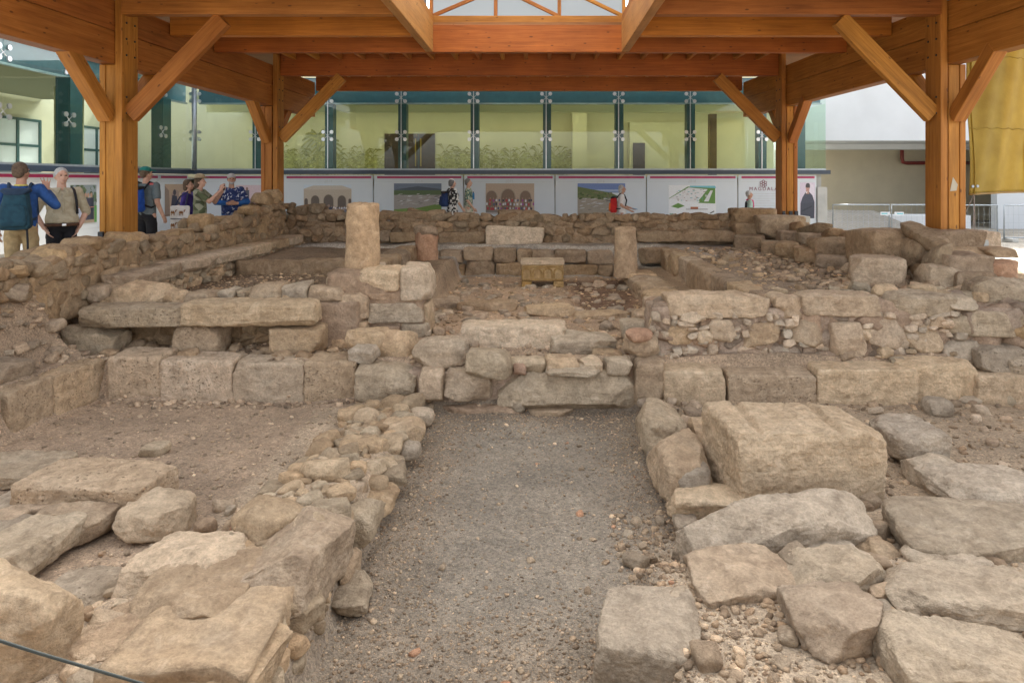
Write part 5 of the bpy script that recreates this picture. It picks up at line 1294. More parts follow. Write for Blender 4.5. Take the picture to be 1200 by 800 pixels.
for x0, y0, x1, y1, mt, lb in ((0, 240, 112, 375, 'grey', 'flat grey slab in the narrowing part of the passage wall'), (0, 400, 40, 520, 'tan', 'upright tan stone at the passage edge of the foreground wall'), (20, 195, 160, 262, 'tan', 'tan flat stone at the edge of the passage behind the flat grey slab'), (40, 100, 200, 165, 'grey', 'grey flat stone in the thin far part of the passage wall'), (-30, 528, 78, 575, 'grey', 'small grey stone lying on the gravel beside the passage wall')):
    fgl(8, x0, y0, x1, y1, 2.44 if y0 < 390 else 2.55, .38, 'flat', mt, lb, **slab)
for i, (x0, y0, x1, y1, mt, lb) in enumerate(((38, 610, 122, 682, 'pale', 'pale rounded cobble at the foot of the front block row, left of the passage'), (108, 638, 264, 716, 'tan', 'wide pitted tan cobble where the passage wall meets the threshold'), (208, 608, 288, 656, 'pale', 'small pale cobble in the corner of the threshold and passage wall'),
                                    (-5, 692, 132, 800, 'tan', 'broad pitted tan flagstone in the far part of the passage wall'), (108, 692, 192, 732, 'pale', 'small pale cobble above the pair of little cobbles in the passage wall'), (133, 718, 182, 768, 'pale', 'small round pale cobble, left of the pair in the passage wall'), (184, 712, 246, 766, 'grey', 'small grey cobble, right of the pair in the passage wall'), (90, 750, 168, 805, 'tan', 'tan cobble next to the broad pitted flagstone'))):
    fgl(5, x0, y0, x1, y1, 2.50, .26 if x1 - x0 < 110 else .34, 'cobble' if i != 3 else 'flat', mt, lb, 'cobble', 'cobble', n=14)
heap('rubble_stones', None, (-1.98, -1.26, 3.1, 7.5), 170, .06, .30, 'pale', ['flat', 'flat', 'rough', 'flat'], zoff=.07, kind='stuff')
heap('rubble_stones', None, (-2.6, -1.9, 3.0, 4.2), 40, .05, .18, 'tan', ['rough', 'flat'], zoff=.16, kind='stuff')
heap('rubble_stones', None, (.55, 3.2, 3.0, 5.3), 150, .04, .17, 'tan', ['rough', 'flat', 'boulder', 'cobble'], zoff=.2, kind='stuff', power=2)
heap('rubble_stones', None, (-4.6, -2.3, 3.2, 5.2), 90, .04, .18, 'tan', ['rough', 'flat', 'boulder'], zoff=.18, kind='stuff', power=2)
heap('rubble_stones', None, (1.05, 1.9, 4.8, 7.5), 60, .05, .2, 'tan', ['rough', 'flat', 'boulder'], zoff=.2, kind='stuff')
heap('rubble_stones', None, (2.6, 5.0, 4.8, 7.4), 45, .04, .14, 'tan', ['rough', 'flat', 'cobble'], zoff=.2, kind='stuff', power=2)
# ------------------------------------------------------------------ foreground, left room
fgl(7, 5, 112, 438, 288, 2.46, .52, 'ashlar', 'pitted', 'long dressed slab with a flat grey top and a clean cut end, at left', 'stone_slab', 'stone slab', yaw=-7, skew=.05)
fgl(7, -160, 84, 118, 184, 2.46, .5, 'worn', 'grey', 'flat grey slab at the left edge, behind the long dressed slab', **slab, yaw=-4)
fgl(7, 380, 228, 572, 356, 2.48, .40, 'rough', 'pale', 'pale angular boulder standing on the dirt beside the long dressed slab')
fgl(7, 95, 252, 308, 382, 2.46, .45, 'boulder', 'tan', 'pitted tan boulder in front of the long dressed slab')
fgl(7, -60, 322, 162, 482, 2.45, .55, 'flat', 'grey', 'broad flat grey boulder at the left edge')
fgl(7, 60, 216, 212, 288, 2.44, .35, 'flat', 'tan', 'flat tan stone between the long slab and the pitted boulder')
fgl(7, -20, 208, 92, 268, 2.42, .35, 'flat', 'grey', 'small flat grey stone at the left edge below the long slab')
fgl(7, -10, 252, 78, 312, 2.43, .28, 'rough', 'tan', 'small rough tan stone left of the pitted boulder')
fgl(7, 60, 322, 134, 362, 2.43, .2, 'cobble', 'pale', 'little pale cobble on the broad flat grey boulder side', 'cobble', 'cobble')
fgl(7, -20, 298, 78, 342, 2.43, .22, 'flat', 'grey', 'thin grey flat stone above the broad flat grey boulder', **slab)
fgl(7, 108, 462, 368, 612, 2.45, .42, 'boulder', 'basalt', 'dark grey layered boulder left of the foreground wall')
fgl(7, 188, 575, 252, 692, 2.46, .28, 'rough', 'pale', 'narrow pale stone squeezed beside the big tan boulder in the corner')
fgl(7, -200, 470, 200, 900, 2.35, .5, 'boulder', 'pale', 'big blurred tan boulder in the bottom left corner', n=30)
fgl(7, 445, 48, 514, 86, 2.50, .2, 'flat', 'grey', 'thin grey flake lying on the dirt of the left room', 'cobble', 'cobble')
fgl(7, 816, 214, 890, 266, 2.50, .22, 'cobble', 'pale', 'pale egg-shaped cobble on the dirt near the passage wall', 'cobble', 'cobble')
fgl(7, 692, 290, 724, 326, 2.50, .12, 'cobble', 'tan', 'tiny tan cobble, left one of two on the dirt', 'cobble', 'cobble')
fgl(7, 724, 295, 762, 326, 2.50, .12, 'cobble', 'redstone', 'tiny reddish cobble, right one of two on the dirt', 'cobble', 'cobble')
# ------------------------------------------------------------------ foreground, right
big = stone(9, 124, 54, 556, 322, D=2.46, depth=.80, kind='ashlar', mat='pale', name='stone_block', label='huge pale squared block with two grooves cut across its top', yaw=4, skew=.06, n=80, sink=.08, amp=.012, **B)
def groove(o):
    me = o.data; n = len(me.vertices); co = np.empty(n * 3, dtype=np.float32); me.vertices.foreach_get('co', co); V = co.reshape(-1, 3)
    hx, hz = V[:, 0].max(), V[:, 2].max()
    top = ss(.55 * hz, .8 * hz, V[:, 2])
    for c, wd, dp, y1 in ((-.56, .07, .035, .6), (.44, .05, .035, 1.1)):
        g = np.exp(-((V[:, 0] / hx - c - .03 * np.sin(V[:, 1] * 7)) / wd) ** 4); V[:, 2] -= g * top * dp * ss(-.6, -.2, V[:, 1] + (0 if y1 < 1 else 1))
    inner = ss(-.62, -.52, V[:, 0] / hx) * (1 - ss(.36, .44, V[:, 0] / hx)); V[:, 2] -= inner * top * .018
    V[:, 2] -= .06 * (V[:, 0] / hx) * ss(-hz, hz, V[:, 2]) * ss(0, 1, V[:, 0] / hx)
    me.vertices.foreach_set('co', V.ravel()); me.update()
groove(big)
fgl(9, 8, 322, 528, 506, 2.50, .42, 'rough', 'grey', 'long grey beam-shaped stone in front of the huge pale block', 'stone_block', 'stone block', yaw=9, skew=.06)
fgl(9, 575, 340, 985, 490, 2.38, .70, 'flat', 'grey', 'very large flat grey slab at the right edge', **slab, yaw=-6)
fgl(9, 350, 426, 480, 510, 2.40, .34, 'rough', 'grey', 'angular grey stone below the long beam-shaped stone')
fgl(9, 480, 406, 600, 500, 2.40, .34, 'boulder', 'tan', 'pinkish tan boulder between the beam-shaped stone and the large flat slab')
fgl(9, 284, 460, 562, 602, 2.38, .40, 'boulder', 'grey', 'smooth saddle-shaped grey boulder in the lower right')
fgl(9, 28, 468, 298, 628, 2.44, .50, 'rough', 'tan', 'rough tan boulder left of the saddle-shaped boulder')
fgl(9, 288, 558, 534, 772, 2.38, .50, 'rough', 'tan', 'large angular tan boulder at the bottom right, below the saddle-shaped boulder', yaw=10)
fgl(9, 572, 512, 985, 640, 2.32, .45, 'flat', 'grey', 'long tilted grey slab at the right edge, second from the bottom', **slab, yaw=-8)
fgl(9, 562, 668, 985, 870, 2.32, .45, 'flat', 'grey', 'large smooth grey slab in the bottom right corner', **slab, yaw=-8)
fgl(9, 514, 578, 594, 658, 2.36, .24, 'cobble', 'grey', 'round grey cobble between the angular boulder and the tilted slab', 'cobble', 'cobble')
fgl(9, 608, 444, 722, 505, 2.34, .26, 'cobble', 'grey', 'smooth grey cobble against the front of the large flat slab', 'cobble', 'cobble')
fgl(9, 714, 470, 842, 518, 2.32, .24, 'cobble', 'grey', 'long smooth cobble at the right, on the tilted grey slab', 'cobble', 'cobble')
fgl(9, 554, 546, 612, 612, 2.34, .2, 'flat', 'grey', 'thin leaning flake above the round grey cobble', 'cobble', 'cobble')
fgl(9, 224, 602, 292, 678, 2.40, .22, 'cobble', 'tan', 'round tan cobble left of the large angular boulder', 'cobble', 'cobble')
fgl(9, 95, 625, 232, 672, 2.42, .2, 'flat', 'grey', 'flat grey cobble half buried beside the round tan cobble', 'cobble', 'cobble')
fgl(9, -20, 276, 262, 365, 2.50, .45, 'flat', 'pale', 'pale flat slab leaning below the left end of the huge block', **slab, tilt=(0, 3))
fgl(8, 838, 505, 1150, 860, 2.56, .62, 'worn', 'grey', 'broad grey block at the bottom, right edge of the gravel passage', 'stone_block', 'stone block', n=60, skew=.10, yaw=-12)
stone_at((1.22, 6.75, Z(2.46)), (.44, .92, .42), 'rough', 'grey', 'stone_block', 'long grey kerb block edging the passage on the right, touching the front block row', 'stone block', rot=(R(2), R(3), R(-3)), n=40)
stone_at((1.19, 5.82, Z(2.46)), (.42, .90, .44), 'rough', 'tan', 'stone_block', 'second kerb block edging the passage on the right, nearer the viewer', 'stone block', rot=(R(-2), R(4), R(4)), n=40)
fgl(9, 20, 95, 86, 152, 2.46, .34, 'flat', 'tan', 'small tan stone left of the huge pale block', 'cobble', 'cobble')
fgl(9, -20, 200, 62, 300, 2.48, .4, 'flat', 'grey', 'flat grey stone between the kerb boulder and the huge pale block')
fgl(9, 545, 100, 694, 232, 2.42, .75, 'flat', 'grey', 'dark grey jagged slab right of the huge pale block', **slab)
fgl(9, 614, 196, 762, 276, 2.42, .36, 'rough', 'grey', 'small angular grey boulder in front of the jagged slab')
fgl(9, 686, 228, 1000, 345, 2.40, .62, 'flat', 'grey', 'rough dark slab at the right edge, behind the very large flat slab', **slab)
fgl(9, 668, 232, 742, 302, 2.42, .3, 'rough', 'tan', 'small tan angular stone against the rough dark slab')
fgl(9, 496, 258, 542, 308, 2.45, .22, 'rough', 'pale', 'little pale stone at the lower right corner of the huge block', 'cobble', 'cobble')
fgl(9, 652, 36, 718, 88, 2.44, .3, 'cobble', 'grey', 'rounded grey cobble at the foot of the front right block row', 'cobble', 'cobble')
fgl(9, 784, 55, 826, 84, 2.44, .2, 'cobble', 'pale', 'small pale cobble near the right end of the block row', 'cobble', 'cobble')
fgl(9, 744, 30, 798, 52, 2.44, .2, 'flat', 'grey', 'thin grey stone leaning at the foot of the right block row', 'cobble', 'cobble')
fgl(9, -20, 545, 30, 590, 2.5, .25, 'cobble', 'pale', 'pale cobble behind the broad grey block beside the passage', 'cobble', 'cobble')
# ------------------------------------------------------------------ grit and pebbles
pebbles('gravel', 20000, (-1.28, 1.15, 3.0, 7.7), .005, .024, 'tan', edge_mask, 3.6, GR)
pebbles('gravel', 130, (-1.2, 1.1, 3.0, 7.6), .025, .06, 'pale', None, 2.5, GR + [(1.15, .8, .65)])
pebbles('gravel', 3000, (-5.3, -1.35, 3.0, 7.8), .008, .05, 'pale', None, 3.6, GR)
pebbles('gravel', 2600, (1.1, 5.2, 3.6, 7.5), .010, .065, 'tan', None, 3.4, GR)
pebbles('gravel', 2600, (.55, 2.4, 2.9, 5.4), .010, .06, 'tan', None, 3.0, GR)
pebbles('gravel', 1700, (-1.6, 1.7, 8.4, 14.5), .015, .10, 'tan', None, 3.0, GR, flat=.5)
pebbles('gravel', 800, (2.9, 5.3, 8.6, 14.8), .015, .10, 'tan', None, 3.0, GR, flat=.5)
pebbles('gravel', 900, (-5.3, -2.9, 9.2, 12), .02, .08, 'tan', None, 3.0, GR)
pebbles('gravel', 1400, (-5.9, -2.0, 7.6, 8.9), .015, .10, 'tan', None, 2.5, GR)
pebbles('gravel', 900, (-2, 1.6, 7.7, 8.7), .015, .08, 'tan', None, 2.5, GR)
pebbles('gravel', 2500, (3.5, 7.5, 7.4, 15), .03, .16, 'tan', None, 2.5, GR)
# guard wire close to the viewer
p0, p1 = PY(-120, 712, 1.6), PY(185, 806, 1.9)
b = MB(); b.tube([p0, tuple((np.array(p0) + np.array(p1)) / 2 - np.array([0, 0, .004])), p1, PY(420, 890, 2.2)], .0042, 8)
tag(b.build('guard_wire', M['rubber'], None, True), 'thin dark guard cable crossing the bottom left corner in front of the big boulder', 'cable')
# ------------------------------------------------------------------ people
def cloth(name, cols, scale=14, rough=.9, kind='noise'):
    m, nt, b = mat_new(name); tc = N(nt, 'ShaderNodeTexCoord')
    if len(cols) == 1: cols = [[x * .85 for x in cols[0]], [min(1, x * 1.12) for x in cols[0]]]
    if kind == 'cells':
        vo = N(nt, 'ShaderNodeTexVoronoi'); vo.inputs['Scale'].default_value = scale; nt.links.new(tc.outputs['Object'], vo.inputs['Vector'])
        sp = N(nt, 'ShaderNodeSeparateColor'); nt.links.new(vo.outputs['Color'], sp.inputs[0]); f = sp.outputs[0]
    else: f = noise(nt, tc.outputs['Object'], scale, 3, .55, .6)
    lo, hi = (.0, .9) if kind == 'cells' else (.38, .60)
    col = ramp(nt, f, [(lo + (hi - lo) * i / max(1, len(cols) - 1), c) for i, c in enumerate(cols)])
    if kind in ('cells', 'print'): nt.nodes[-1].color_ramp.interpolation = 'CONSTANT'
    nt.links.new(col, b.inputs['Base Color']); b.inputs['Roughness'].default_value = rough
    bp = N(nt, 'ShaderNodeBump', i_Strength=.3, i_Distance=.02); nt.links.new(noise(nt, tc.outputs['Object'], 9, 4, .5, 1.0), bp.inputs['Height']); nt.links.new(bp.outputs[0], b.inputs['Normal'])
    return m
SKIN = cloth('skin', [(.46, .26, .18), (.56, .34, .25)], 10, .6)
SKIN2 = cloth('tanned_skin', [(.38, .20, .13), (.46, .26, .18)], 10, .6)
HAIR_G = cloth('grey_hair', [(.30, .29, .28), (.48, .47, .46)], 40); HAIR_B = cloth('brown_hair', [(.07, .045, .03), (.12, .08, .05)], 40); HAIR_W = cloth('white_hair', [(.30, .30, .295), (.46, .46, .45)], 45)
HAIR_D = cloth('dark_grey_hair', [(.10, .10, .10), (.2, .19, .185)], 40)
EYE_M = plain('dark_eye', (.02, .015, .012), .2); LIP = plain('lip', (.32, .12, .10), .6)
def ell(c, r, n=10):
    c = Vector(c); r = r if isinstance(r, (tuple, list)) else (r, r, r); out = []
    for i in range(n + 1):
        t = math.pi * i / n
        for j in range(2 * n if 0 < i < n else 1):
            f = math.pi * j / n; out.append(c + Vector((r[0] * math.sin(t) * math.cos(f), r[1] * math.sin(t) * math.sin(f), r[2] * math.cos(t))))
    return out
def disc(c, r, nrm=(0, 0, 1), n=18, ry=None):
    c = Vector(c); nz = Vector(nrm).normalized(); a = Vector((1, 0, 0)) if abs(nz.x) < .9 else Vector((0, 1, 0))
    x = (a - nz * a.dot(nz)).normalized(); y = nz.cross(x); ry = r if ry is None else ry
    return [c + x * r * math.cos(2 * math.pi * k / n) + y * ry * math.sin(2 * math.pi * k / n) for k in range(n)]
def seg(b, p, rp, q, rq, flat=False):
    if flat:
        d = Vector(q) - Vector(p); b.hull(ell(p, rp) + disc(q, rq, d))
    else: b.hull(ell(p, rp) + ell(q, rq))
def remesh(b, name, mat, parent, voxel=.008, smooth=2, scale=1.0):
    """fuse the hulls of a figure (or garment) into one continuous skin"""
    me = bpy.data.meshes.new(name); b.bm.to_mesh(me); b.bm.free()
    if scale != 1.0: me.transform(Matrix.Scale(scale, 4))
    o = bpy.data.objects.new(name, me); COL.objects.link(o)
    r = o.modifiers.new('r', 'REMESH'); r.mode = 'VOXEL'; r.voxel_size = voxel
    s = o.modifiers.new('s', 'SMOOTH'); s.factor = .5; s.iterations = smooth
    bpy.context.view_layer.update()
    m2 = bpy.data.meshes.new_from_object(o.evaluated_get(bpy.context.evaluated_depsgraph_get())); m2.name = name
    bpy.data.objects.remove(o)
    if name in ('shirt', 'trousers', 'jacket', 'bag_body', 'jacket_sleeve'):      # soft folds in the cloth
        nv = len(m2.vertices); co = np.empty(nv * 3, dtype=np.float32); no = np.empty(nv * 3, dtype=np.float32)
        m2.vertices.foreach_get('co', co); m2.vertices.foreach_get('normal', no); Vc = co.reshape(-1, 3).astype(float); sd2 = nseed()
        st = Vc * np.array([10, 10, 6]) + 2.0 * np.stack([fbm(Vc * 3 + k, sd2 + k, 2) for k in (0, 5, 9)], -1)
        Vc += no.reshape(-1, 3) * (.009 * (np.abs(vnoise(st, sd2)) - .35))[:, None]
        m2.vertices.foreach_set('co', Vc.astype(np.float32).ravel()); m2.update()
    m2.polygons.foreach_set('use_smooth', [True] * len(m2.polygons))
    p = bpy.data.objects.new(name, m2); COL.objects.link(p); m2.materials.clear(); m2.materials.append(mat); p.parent = parent
    return p
def hand(b, wr, d, pn, side, curl=.5, spread=.15, s=1.0):
    """wrist, finger direction, palm normal, thumb side vector"""
    d, pn, side = Vector(d).normalized(), Vector(pn).normalized(), Vector(side).normalized(); wr = Vector(wr)
    kn = wr + d * .085 * s
    pts = []
    for k in (-1, 1): pts += ell(wr + side * k * .018 * s, .016 * s, 6) + ell(kn + side * k * .030 * s, .013 * s, 6)
    b.hull(pts)
    for i, L in enumerate((.070, .080, .074, .058)):
        off = (.033 - .022 * i) * s; p = kn + side * off; dd = (d + side * spread * (1.5 - i) * .7).normalized(); a = 0
        for k, f in enumerate((.45, .32, .25)):
            a += curl * (.9 if k else .55); v = dd * math.cos(a) + pn * math.sin(a); q = p + v * L * f * s
            b.hull(ell(p, (.0095 - .001 * k) * s, 6) + ell(q, (.0088 - .001 * k) * s, 6)); p = q
    t0 = wr + d * .025 * s + side * .022 * s; t1 = t0 + (side * .8 + d * .55 + pn * .25).normalized() * .045 * s; t2 = t1 + (d + side * .35 + pn * curl * .6).normalized() * .035 * s
    b.hull(ell(t0, .014 * s, 6) + ell(t1, .011 * s, 6)); b.hull(ell(t1, .011 * s, 6) + ell(t2, .009 * s, 6))
DEF = dict(sl=(.185, 0, 1.425), el=(.25, .03, 1.14), wl=(.25, -.06, .90), sr=(-.185, 0, 1.425), er=(-.25, .03, 1.14), wr=(-.25, -.06, .90),
           hl=(.09, 0, .92), kl=(.10, -.02, .50), al=(.10, .03, .09), hr=(-.09, 0, .92), kr=(-.10, -.02, .50), ar=(-.10, .03, .09))
def person(label, loc, H, face, shirt, legs, skin=SKIN, pose=None, sleeve=.45, short=1.0, belly=0, hair=None, hairlen=0, shirt_z=.90, head_turn=0, shoes=None, hands=None, collar=None, dress=False, lower=None, head_tilt=0):
    """face: compass direction the person looks to, in degrees, 0 = away from the viewer (+Y), 90 = right, 180 = to the viewer"""
    J = dict(DEF); J.update(pose or {}); J = {k: Vector(v) for k, v in J.items()}; s = H / 1.75
    root = empty('person', loc, label, 'person', 'visitors around the ruins'); face = face + math.degrees(math.atan2(loc[0], loc[1])); root.rotation_euler = (0, 0, R(180 - face))
    b = MB()
    # trunk, neck
    b.hull(ell((0, 0, 1.38), (.165, .095, .07)) + ell((0, 0, 1.2), (.15, .10, .09))); b.hull(ell((0, 0, 1.2), (.15, .10, .09)) + ell((0, -belly * .4, 1.0), (.15 + belly * .3, .105 + belly * .4, .10)))
    b.hull(ell((0, -belly * .4, 1.0), (.15, .105, .09)) + ell((0, .01, .93), (.15, .105, .08)))
    seg(b, (0, .015, 1.42), .062, (0, -.005, 1.56), .052)
    for e in 'lr':
        S, E, Wp, Hh, K, A = (J[k + e] for k in 'sewhka')
        b.hull(ell((S.x * .5, 0, 1.39), (.07, .07, .065)) + ell(S, .058)); seg(b, S, .055, E, .041); seg(b, E, .042, Wp, .028)
        seg(b, Hh, .085, K, .056); seg(b, K, .056, A, .037); b.hull(ell(A + Vector((0, .02, -.05)), (.035, .04, .035)) + ell(A + Vector((0, -.15, -.06)), (.038, .04, .025))); seg(b, A, .037, A + Vector((0, .01, -.05)), .036)
        d, pn, th, cu = (hands or {}).get(e, (Wp - E, (-1 if e == 'l' else 1, 0, 0), (0, -1, 0), .35)); hand(b, Wp, d, pn, th, cu, .32 if cu < .1 else .12)
    # head, turned on the neck
    hb = MB()
    hb.hull(ell((0, .012, 1.655), (.074, .092, .098)) + ell((0, -.03, 1.60), (.058, .062, .065))); hb.hull(ell((0, -.045, 1.60), (.05, .05, .05)) + ell((0, -.062, 1.562), (.032, .03, .026)))
    hb.hull(ell((0, -.088, 1.66), (.008, .008, .01)) + ell((0, -.112, 1.618), (.014, .014, .012)))
    hb.hull(ell((0, -.088, 1.584), (.022, .012, .008), 6))
    for e in (-1, 1): hb.hull(ell((e * .076, .008, 1.628), (.010, .022, .032), 6)); hb.hull(ell((e * .03, -.078, 1.672), (.022, .012, .008), 6)); hb.hull(ell((e * .038, -.062, 1.62), (.022, .022, .02), 6))
    T = Matrix.Translation((0, 0, 1.56)) @ Matrix.Rotation(R(-head_turn), 4, 'Z') @ Matrix.Rotation(R(head_tilt), 4, 'X') @ Matrix.Translation((0, 0, -1.56))
    hb.bm.transform(T); tmp = bpy.data.meshes.new('t'); hb.bm.to_mesh(tmp); hb.bm.free(); b.bm.from_mesh(tmp); bpy.data.meshes.remove(tmp)
    remesh(b, 'body', skin, root, .0085, 2, s)
    def small(name, fn, mat):
        q = MB(); fn(q); q.bm.transform(Matrix.Scale(s, 4) @ T)
        me = bpy.data.meshes.new(name); q.bm.to_mesh(me); q.bm.free(); me.polygons.foreach_set('use_smooth', [True] * len(me.polygons))
        o = bpy.data.objects.new(name, me); COL.objects.link(o); me.materials.append(mat); o.parent = root; return o
    for e in (-1, 1): small('eye', lambda q: q.hull(ell((e * .031, -.088, 1.652), (.012, .006, .0065), 6)), EYE_M)
    small('mouth', lambda q: q.hull(ell((0, -.0975, 1.585), (.022, .006, .004), 6)), LIP)
    if hair is not None:
        def hr(q):
            q.hull(ell((0, .025, 1.679), (.082, .089, .091)) + ell((0, .055, 1.62), (.070, .05, .06))); [q.hull(ell((k * .074, .018, 1.655), (.014, .035, .04), 6)) for k in (-1, 1)]
            if hairlen: q.hull(ell((0, .035, 1.66), (.088, .08, .08)) + ell((0, .05, 1.60 - hairlen), (.082, .055, .04)))
        small('hair', hr, hair)
    # shirt
    c = MB(); o_ = .020
    c.hull(ell((0, .0, 1.395), (.175, .108, .07)) + ell((0, 0, 1.2), (.165 + belly * .2, .118 + belly * .2, .09)))
    c.hull(ell((0, 0, 1.22), (.165, .118, .08)) + ell((0, -belly * .45, 1.03), (.168 + belly * .4, .125 + belly * .5, .08)))
    if dress: c.hull(ell((0, 0, 1.03), (.168, .125, .06)) + disc((0, 0, shirt_z), .22, ry=.17))
    else: c.hull(ell((0, -belly * .45, 1.03), (.168 + belly * .4, .125 + belly * .5, .06)) + disc((0, -belly * .25, shirt_z), .172 + belly * .2, ry=.130 + belly * .25))
    c.hull(disc((0, .012, 1.455), .078, (0, -.25, 1), ry=.075) + ell((0, 0, 1.40), (.13, .09, .03)))
    for e in 'lr':
        S, E, Wp = (J[k + e] for k in 'sew')
        c.hull(ell((S.x * .5, 0, 1.395), (.08, .085, .072)) + ell(S, .072))
        if sleeve <= .5: q = S.lerp(E, sleeve * 2); seg(c, S, .070, q, .068, True)
        else: seg(c, S, .070, E, .060); q = E.lerp(Wp, (sleeve - .5) * 2); seg(c, E, .058, q, .046, True)
    remesh(c, 'shirt', shirt, root, .010, 3, s)
    # trousers, shorts or skirt legs
    t = MB(); t.hull(disc((0, -belly * .4, 1.0), .165 + belly * .35, ry=.124 + belly * .5) + ell((0, .01, .90), (.172, .125, .07)))
    for e in 'lr':
        Hh, K, A = (J[k + e] for k in 'hka'); t.hull(ell((Hh.x * .8, .01, .90), (.10, .115, .08)) + ell(Hh.lerp(K, .3), .092))
        if short < .6: seg(t, Hh.lerp(K, .3), .092, Hh.lerp(K, short * 2), .088, True)
        else: seg(t, Hh.lerp(K, .3), .092, K, .07); seg(t, K, .07, A + Vector((0, 0, .0)), .058, True)
    remesh(t, 'trousers', legs, root, .010, 3, s)
    if lower is not None:
        g = MB(); g.hull(ell((0, 0, 1.12), (.178 + belly * .4, .135 + belly * .45, .03)) + disc((0, 0, .80), .19, ry=.145)); remesh(g, 'jacket', lower, root, .010, 2, s)
    sm = shoes or M['steel_dark']
    for e in 'lr':
        A = J['a' + e]; h = MB(); h.hull(ell(A + Vector((0, .02, -.045)), (.042, .05, .045)) + ell(A + Vector((0, -.15, -.058)), (.045, .05, .03)) + ell(A + Vector((0, .02, 0)), (.044, .05, .02))); remesh(h, 'shoe', sm, root, .010, 1, s)
    return root, s, T
def attach(root, s, T, name, fn, mat, head=False, voxel=None, parent=None):
    """a garment or accessory that is worn: built in the person's own frame"""
    b = MB(); fn(b)
    if head: b.bm.transform(T)
    if voxel: return remesh(b, name, mat, root, voxel, 2, s)
    b.bm.transform(Matrix.Scale(s, 4)); bmesh.ops.recalc_face_normals(b.bm, faces=b.bm.faces)
    me = bpy.data.meshes.new(name); b.bm.to_mesh(me); b.bm.free(); me.polygons.foreach_set('use_smooth', [True] * len(me.polygons))
    o = bpy.data.objects.new(name, me); COL.objects.link(o); me.materials.append(mat); o.parent = root; return o
def carried(root, s, name, label, cat, parts):
    """a thing held or carried by a person: top-level, set in the person's frame"""
    r = empty(name, tuple(root.location), label, cat); r.rotation_euler = root.rotation_euler
    for n, fn, mat, vox in parts:
        b = MB(); fn(b)
        if vox: remesh(b, n, mat, r, vox, 2, s)
        else:
            b.bm.transform(Matrix.Scale(s, 4)); bmesh.ops.recalc_face_normals(b.bm, faces=b.bm.faces)
            me = bpy.data.meshes.new(n); b.bm.to_mesh(me); b.bm.free(); o = bpy.data.objects.new(n, me); COL.objects.link(o); me.materials.append(mat); o.parent = r
    return r
def pack_parts(mat, dark, w=.15, d=.10, z0=.98, z1=1.42, y=.235, x=0, pocket=None):
    def bag(b): b.hull(ell((x - w + .06, y - .03, z0 + .07), (.06, .06, .07)) + ell((x + w - .06, y - .03, z0 + .07), (.06, .06, .07)) + ell((x - w + .06, y + d - .05, z0 + .1), (.06, .05, .1)) + ell((x + w - .06, y + d - .05, z0 + .1), (.06, .05, .1)) + ell((x - w * .8 + .06, y - .02, z1 - .07), (.06, .06, .07)) + ell((x + w * .8 - .06, y - .02, z1 - .07), (.06, .06, .07)) + ell((x, y + d - .07, z1 - .1), (w * .7, .05, .08)))
    def pk(b): b.hull(ell((x - w * .6, y + d, z0 + .10), (.04, .035, .06)) + ell((x + w * .6, y + d, z0 + .10), (.04, .035, .06)) + ell((x - w * .5, y + d - .01, z0 + .26), (.04, .03, .04)) + ell((x + w * .5, y + d - .01, z0 + .26), (.04, .03, .04)))
    def strap(sx):
        def f(b): b.tube([(x + sx * .09, y - .06, z1 - .06), (x + sx * .115, .06, 1.495), (x + sx * .125, -.07, 1.46), (x + sx * .13, -.135, 1.30), (x + sx * .15, -.10, 1.12), (x + sx * .15, .06, 1.05), (x + sx * .12, y - .04, z0 + .12)], .018, 6)
        return f
    def flap(b): b.hull(ell((x - w * .72, y + .0, z1 - .02), (.04, .08, .03)) + ell((x + w * .72, y + .0, z1 - .02), (.04, .08, .03)) + ell((x, y + d - .05, z1 - .06), (w * .6, .03, .03)))
    return [('bag_body', bag, mat, .01), ('pocket', pk, pocket or mat, .01), ('top_flap', flap, dark, .01), ('strap', strap(-1), dark, None), ('strap', strap(1), dark, None)]
def zg(x, y): return ground_z(x, y)
C = lambda n, *cols, **k: cloth(n, list(cols), **k)
DARKC = C('black_webbing', (.015, .016, .02))
# 1 man with the backpack, seen from behind, right hand raised
x, y = -6.78, 8.95
r, s, T = person('man seen from behind in a blue shirt and khaki trousers, raising his open right hand', (x, y, zg(x, y)), 1.83, 12, C('blue_shirt_cloth', (.012, .05, .17), (.02, .075, .24)), C('khaki_cloth', (.36, .26, .13)), SKIN2,
    pose=dict(er=(-.36, .02, 1.22), wr=(-.24, -.12, 1.41)), sleeve=.95, hair=HAIR_B, head_turn=25, hands=dict(r=((.10, -.1, 1), (0, -1, 0), (1, .1, .1), .03)))
attach(r, s, T, 'lanyard', lambda b: b.tube([(.06 * math.cos(a), .012 + .07 * math.sin(a), 1.472) for a in np.linspace(0, 2 * math.pi, 20)], .012, 6), C('yellow_cord', (.6, .5, .12)))
carried(r, s, 'backpack', 'big dark teal hiking backpack worn by the man raising his hand', 'backpack', pack_parts(C('teal_pack_cloth', (.006, .035, .055), (.010, .05, .075)), C('navy_pack_cloth', (.012, .03, .06)), w=.165, d=.15, z0=.93, z1=1.43) + [('hanging_strap', lambda b: b.tube([(-.12, .3, .95), (-.13, .31, .75), (-.13, .30, .6)], .012, 6), DARKC, None)])
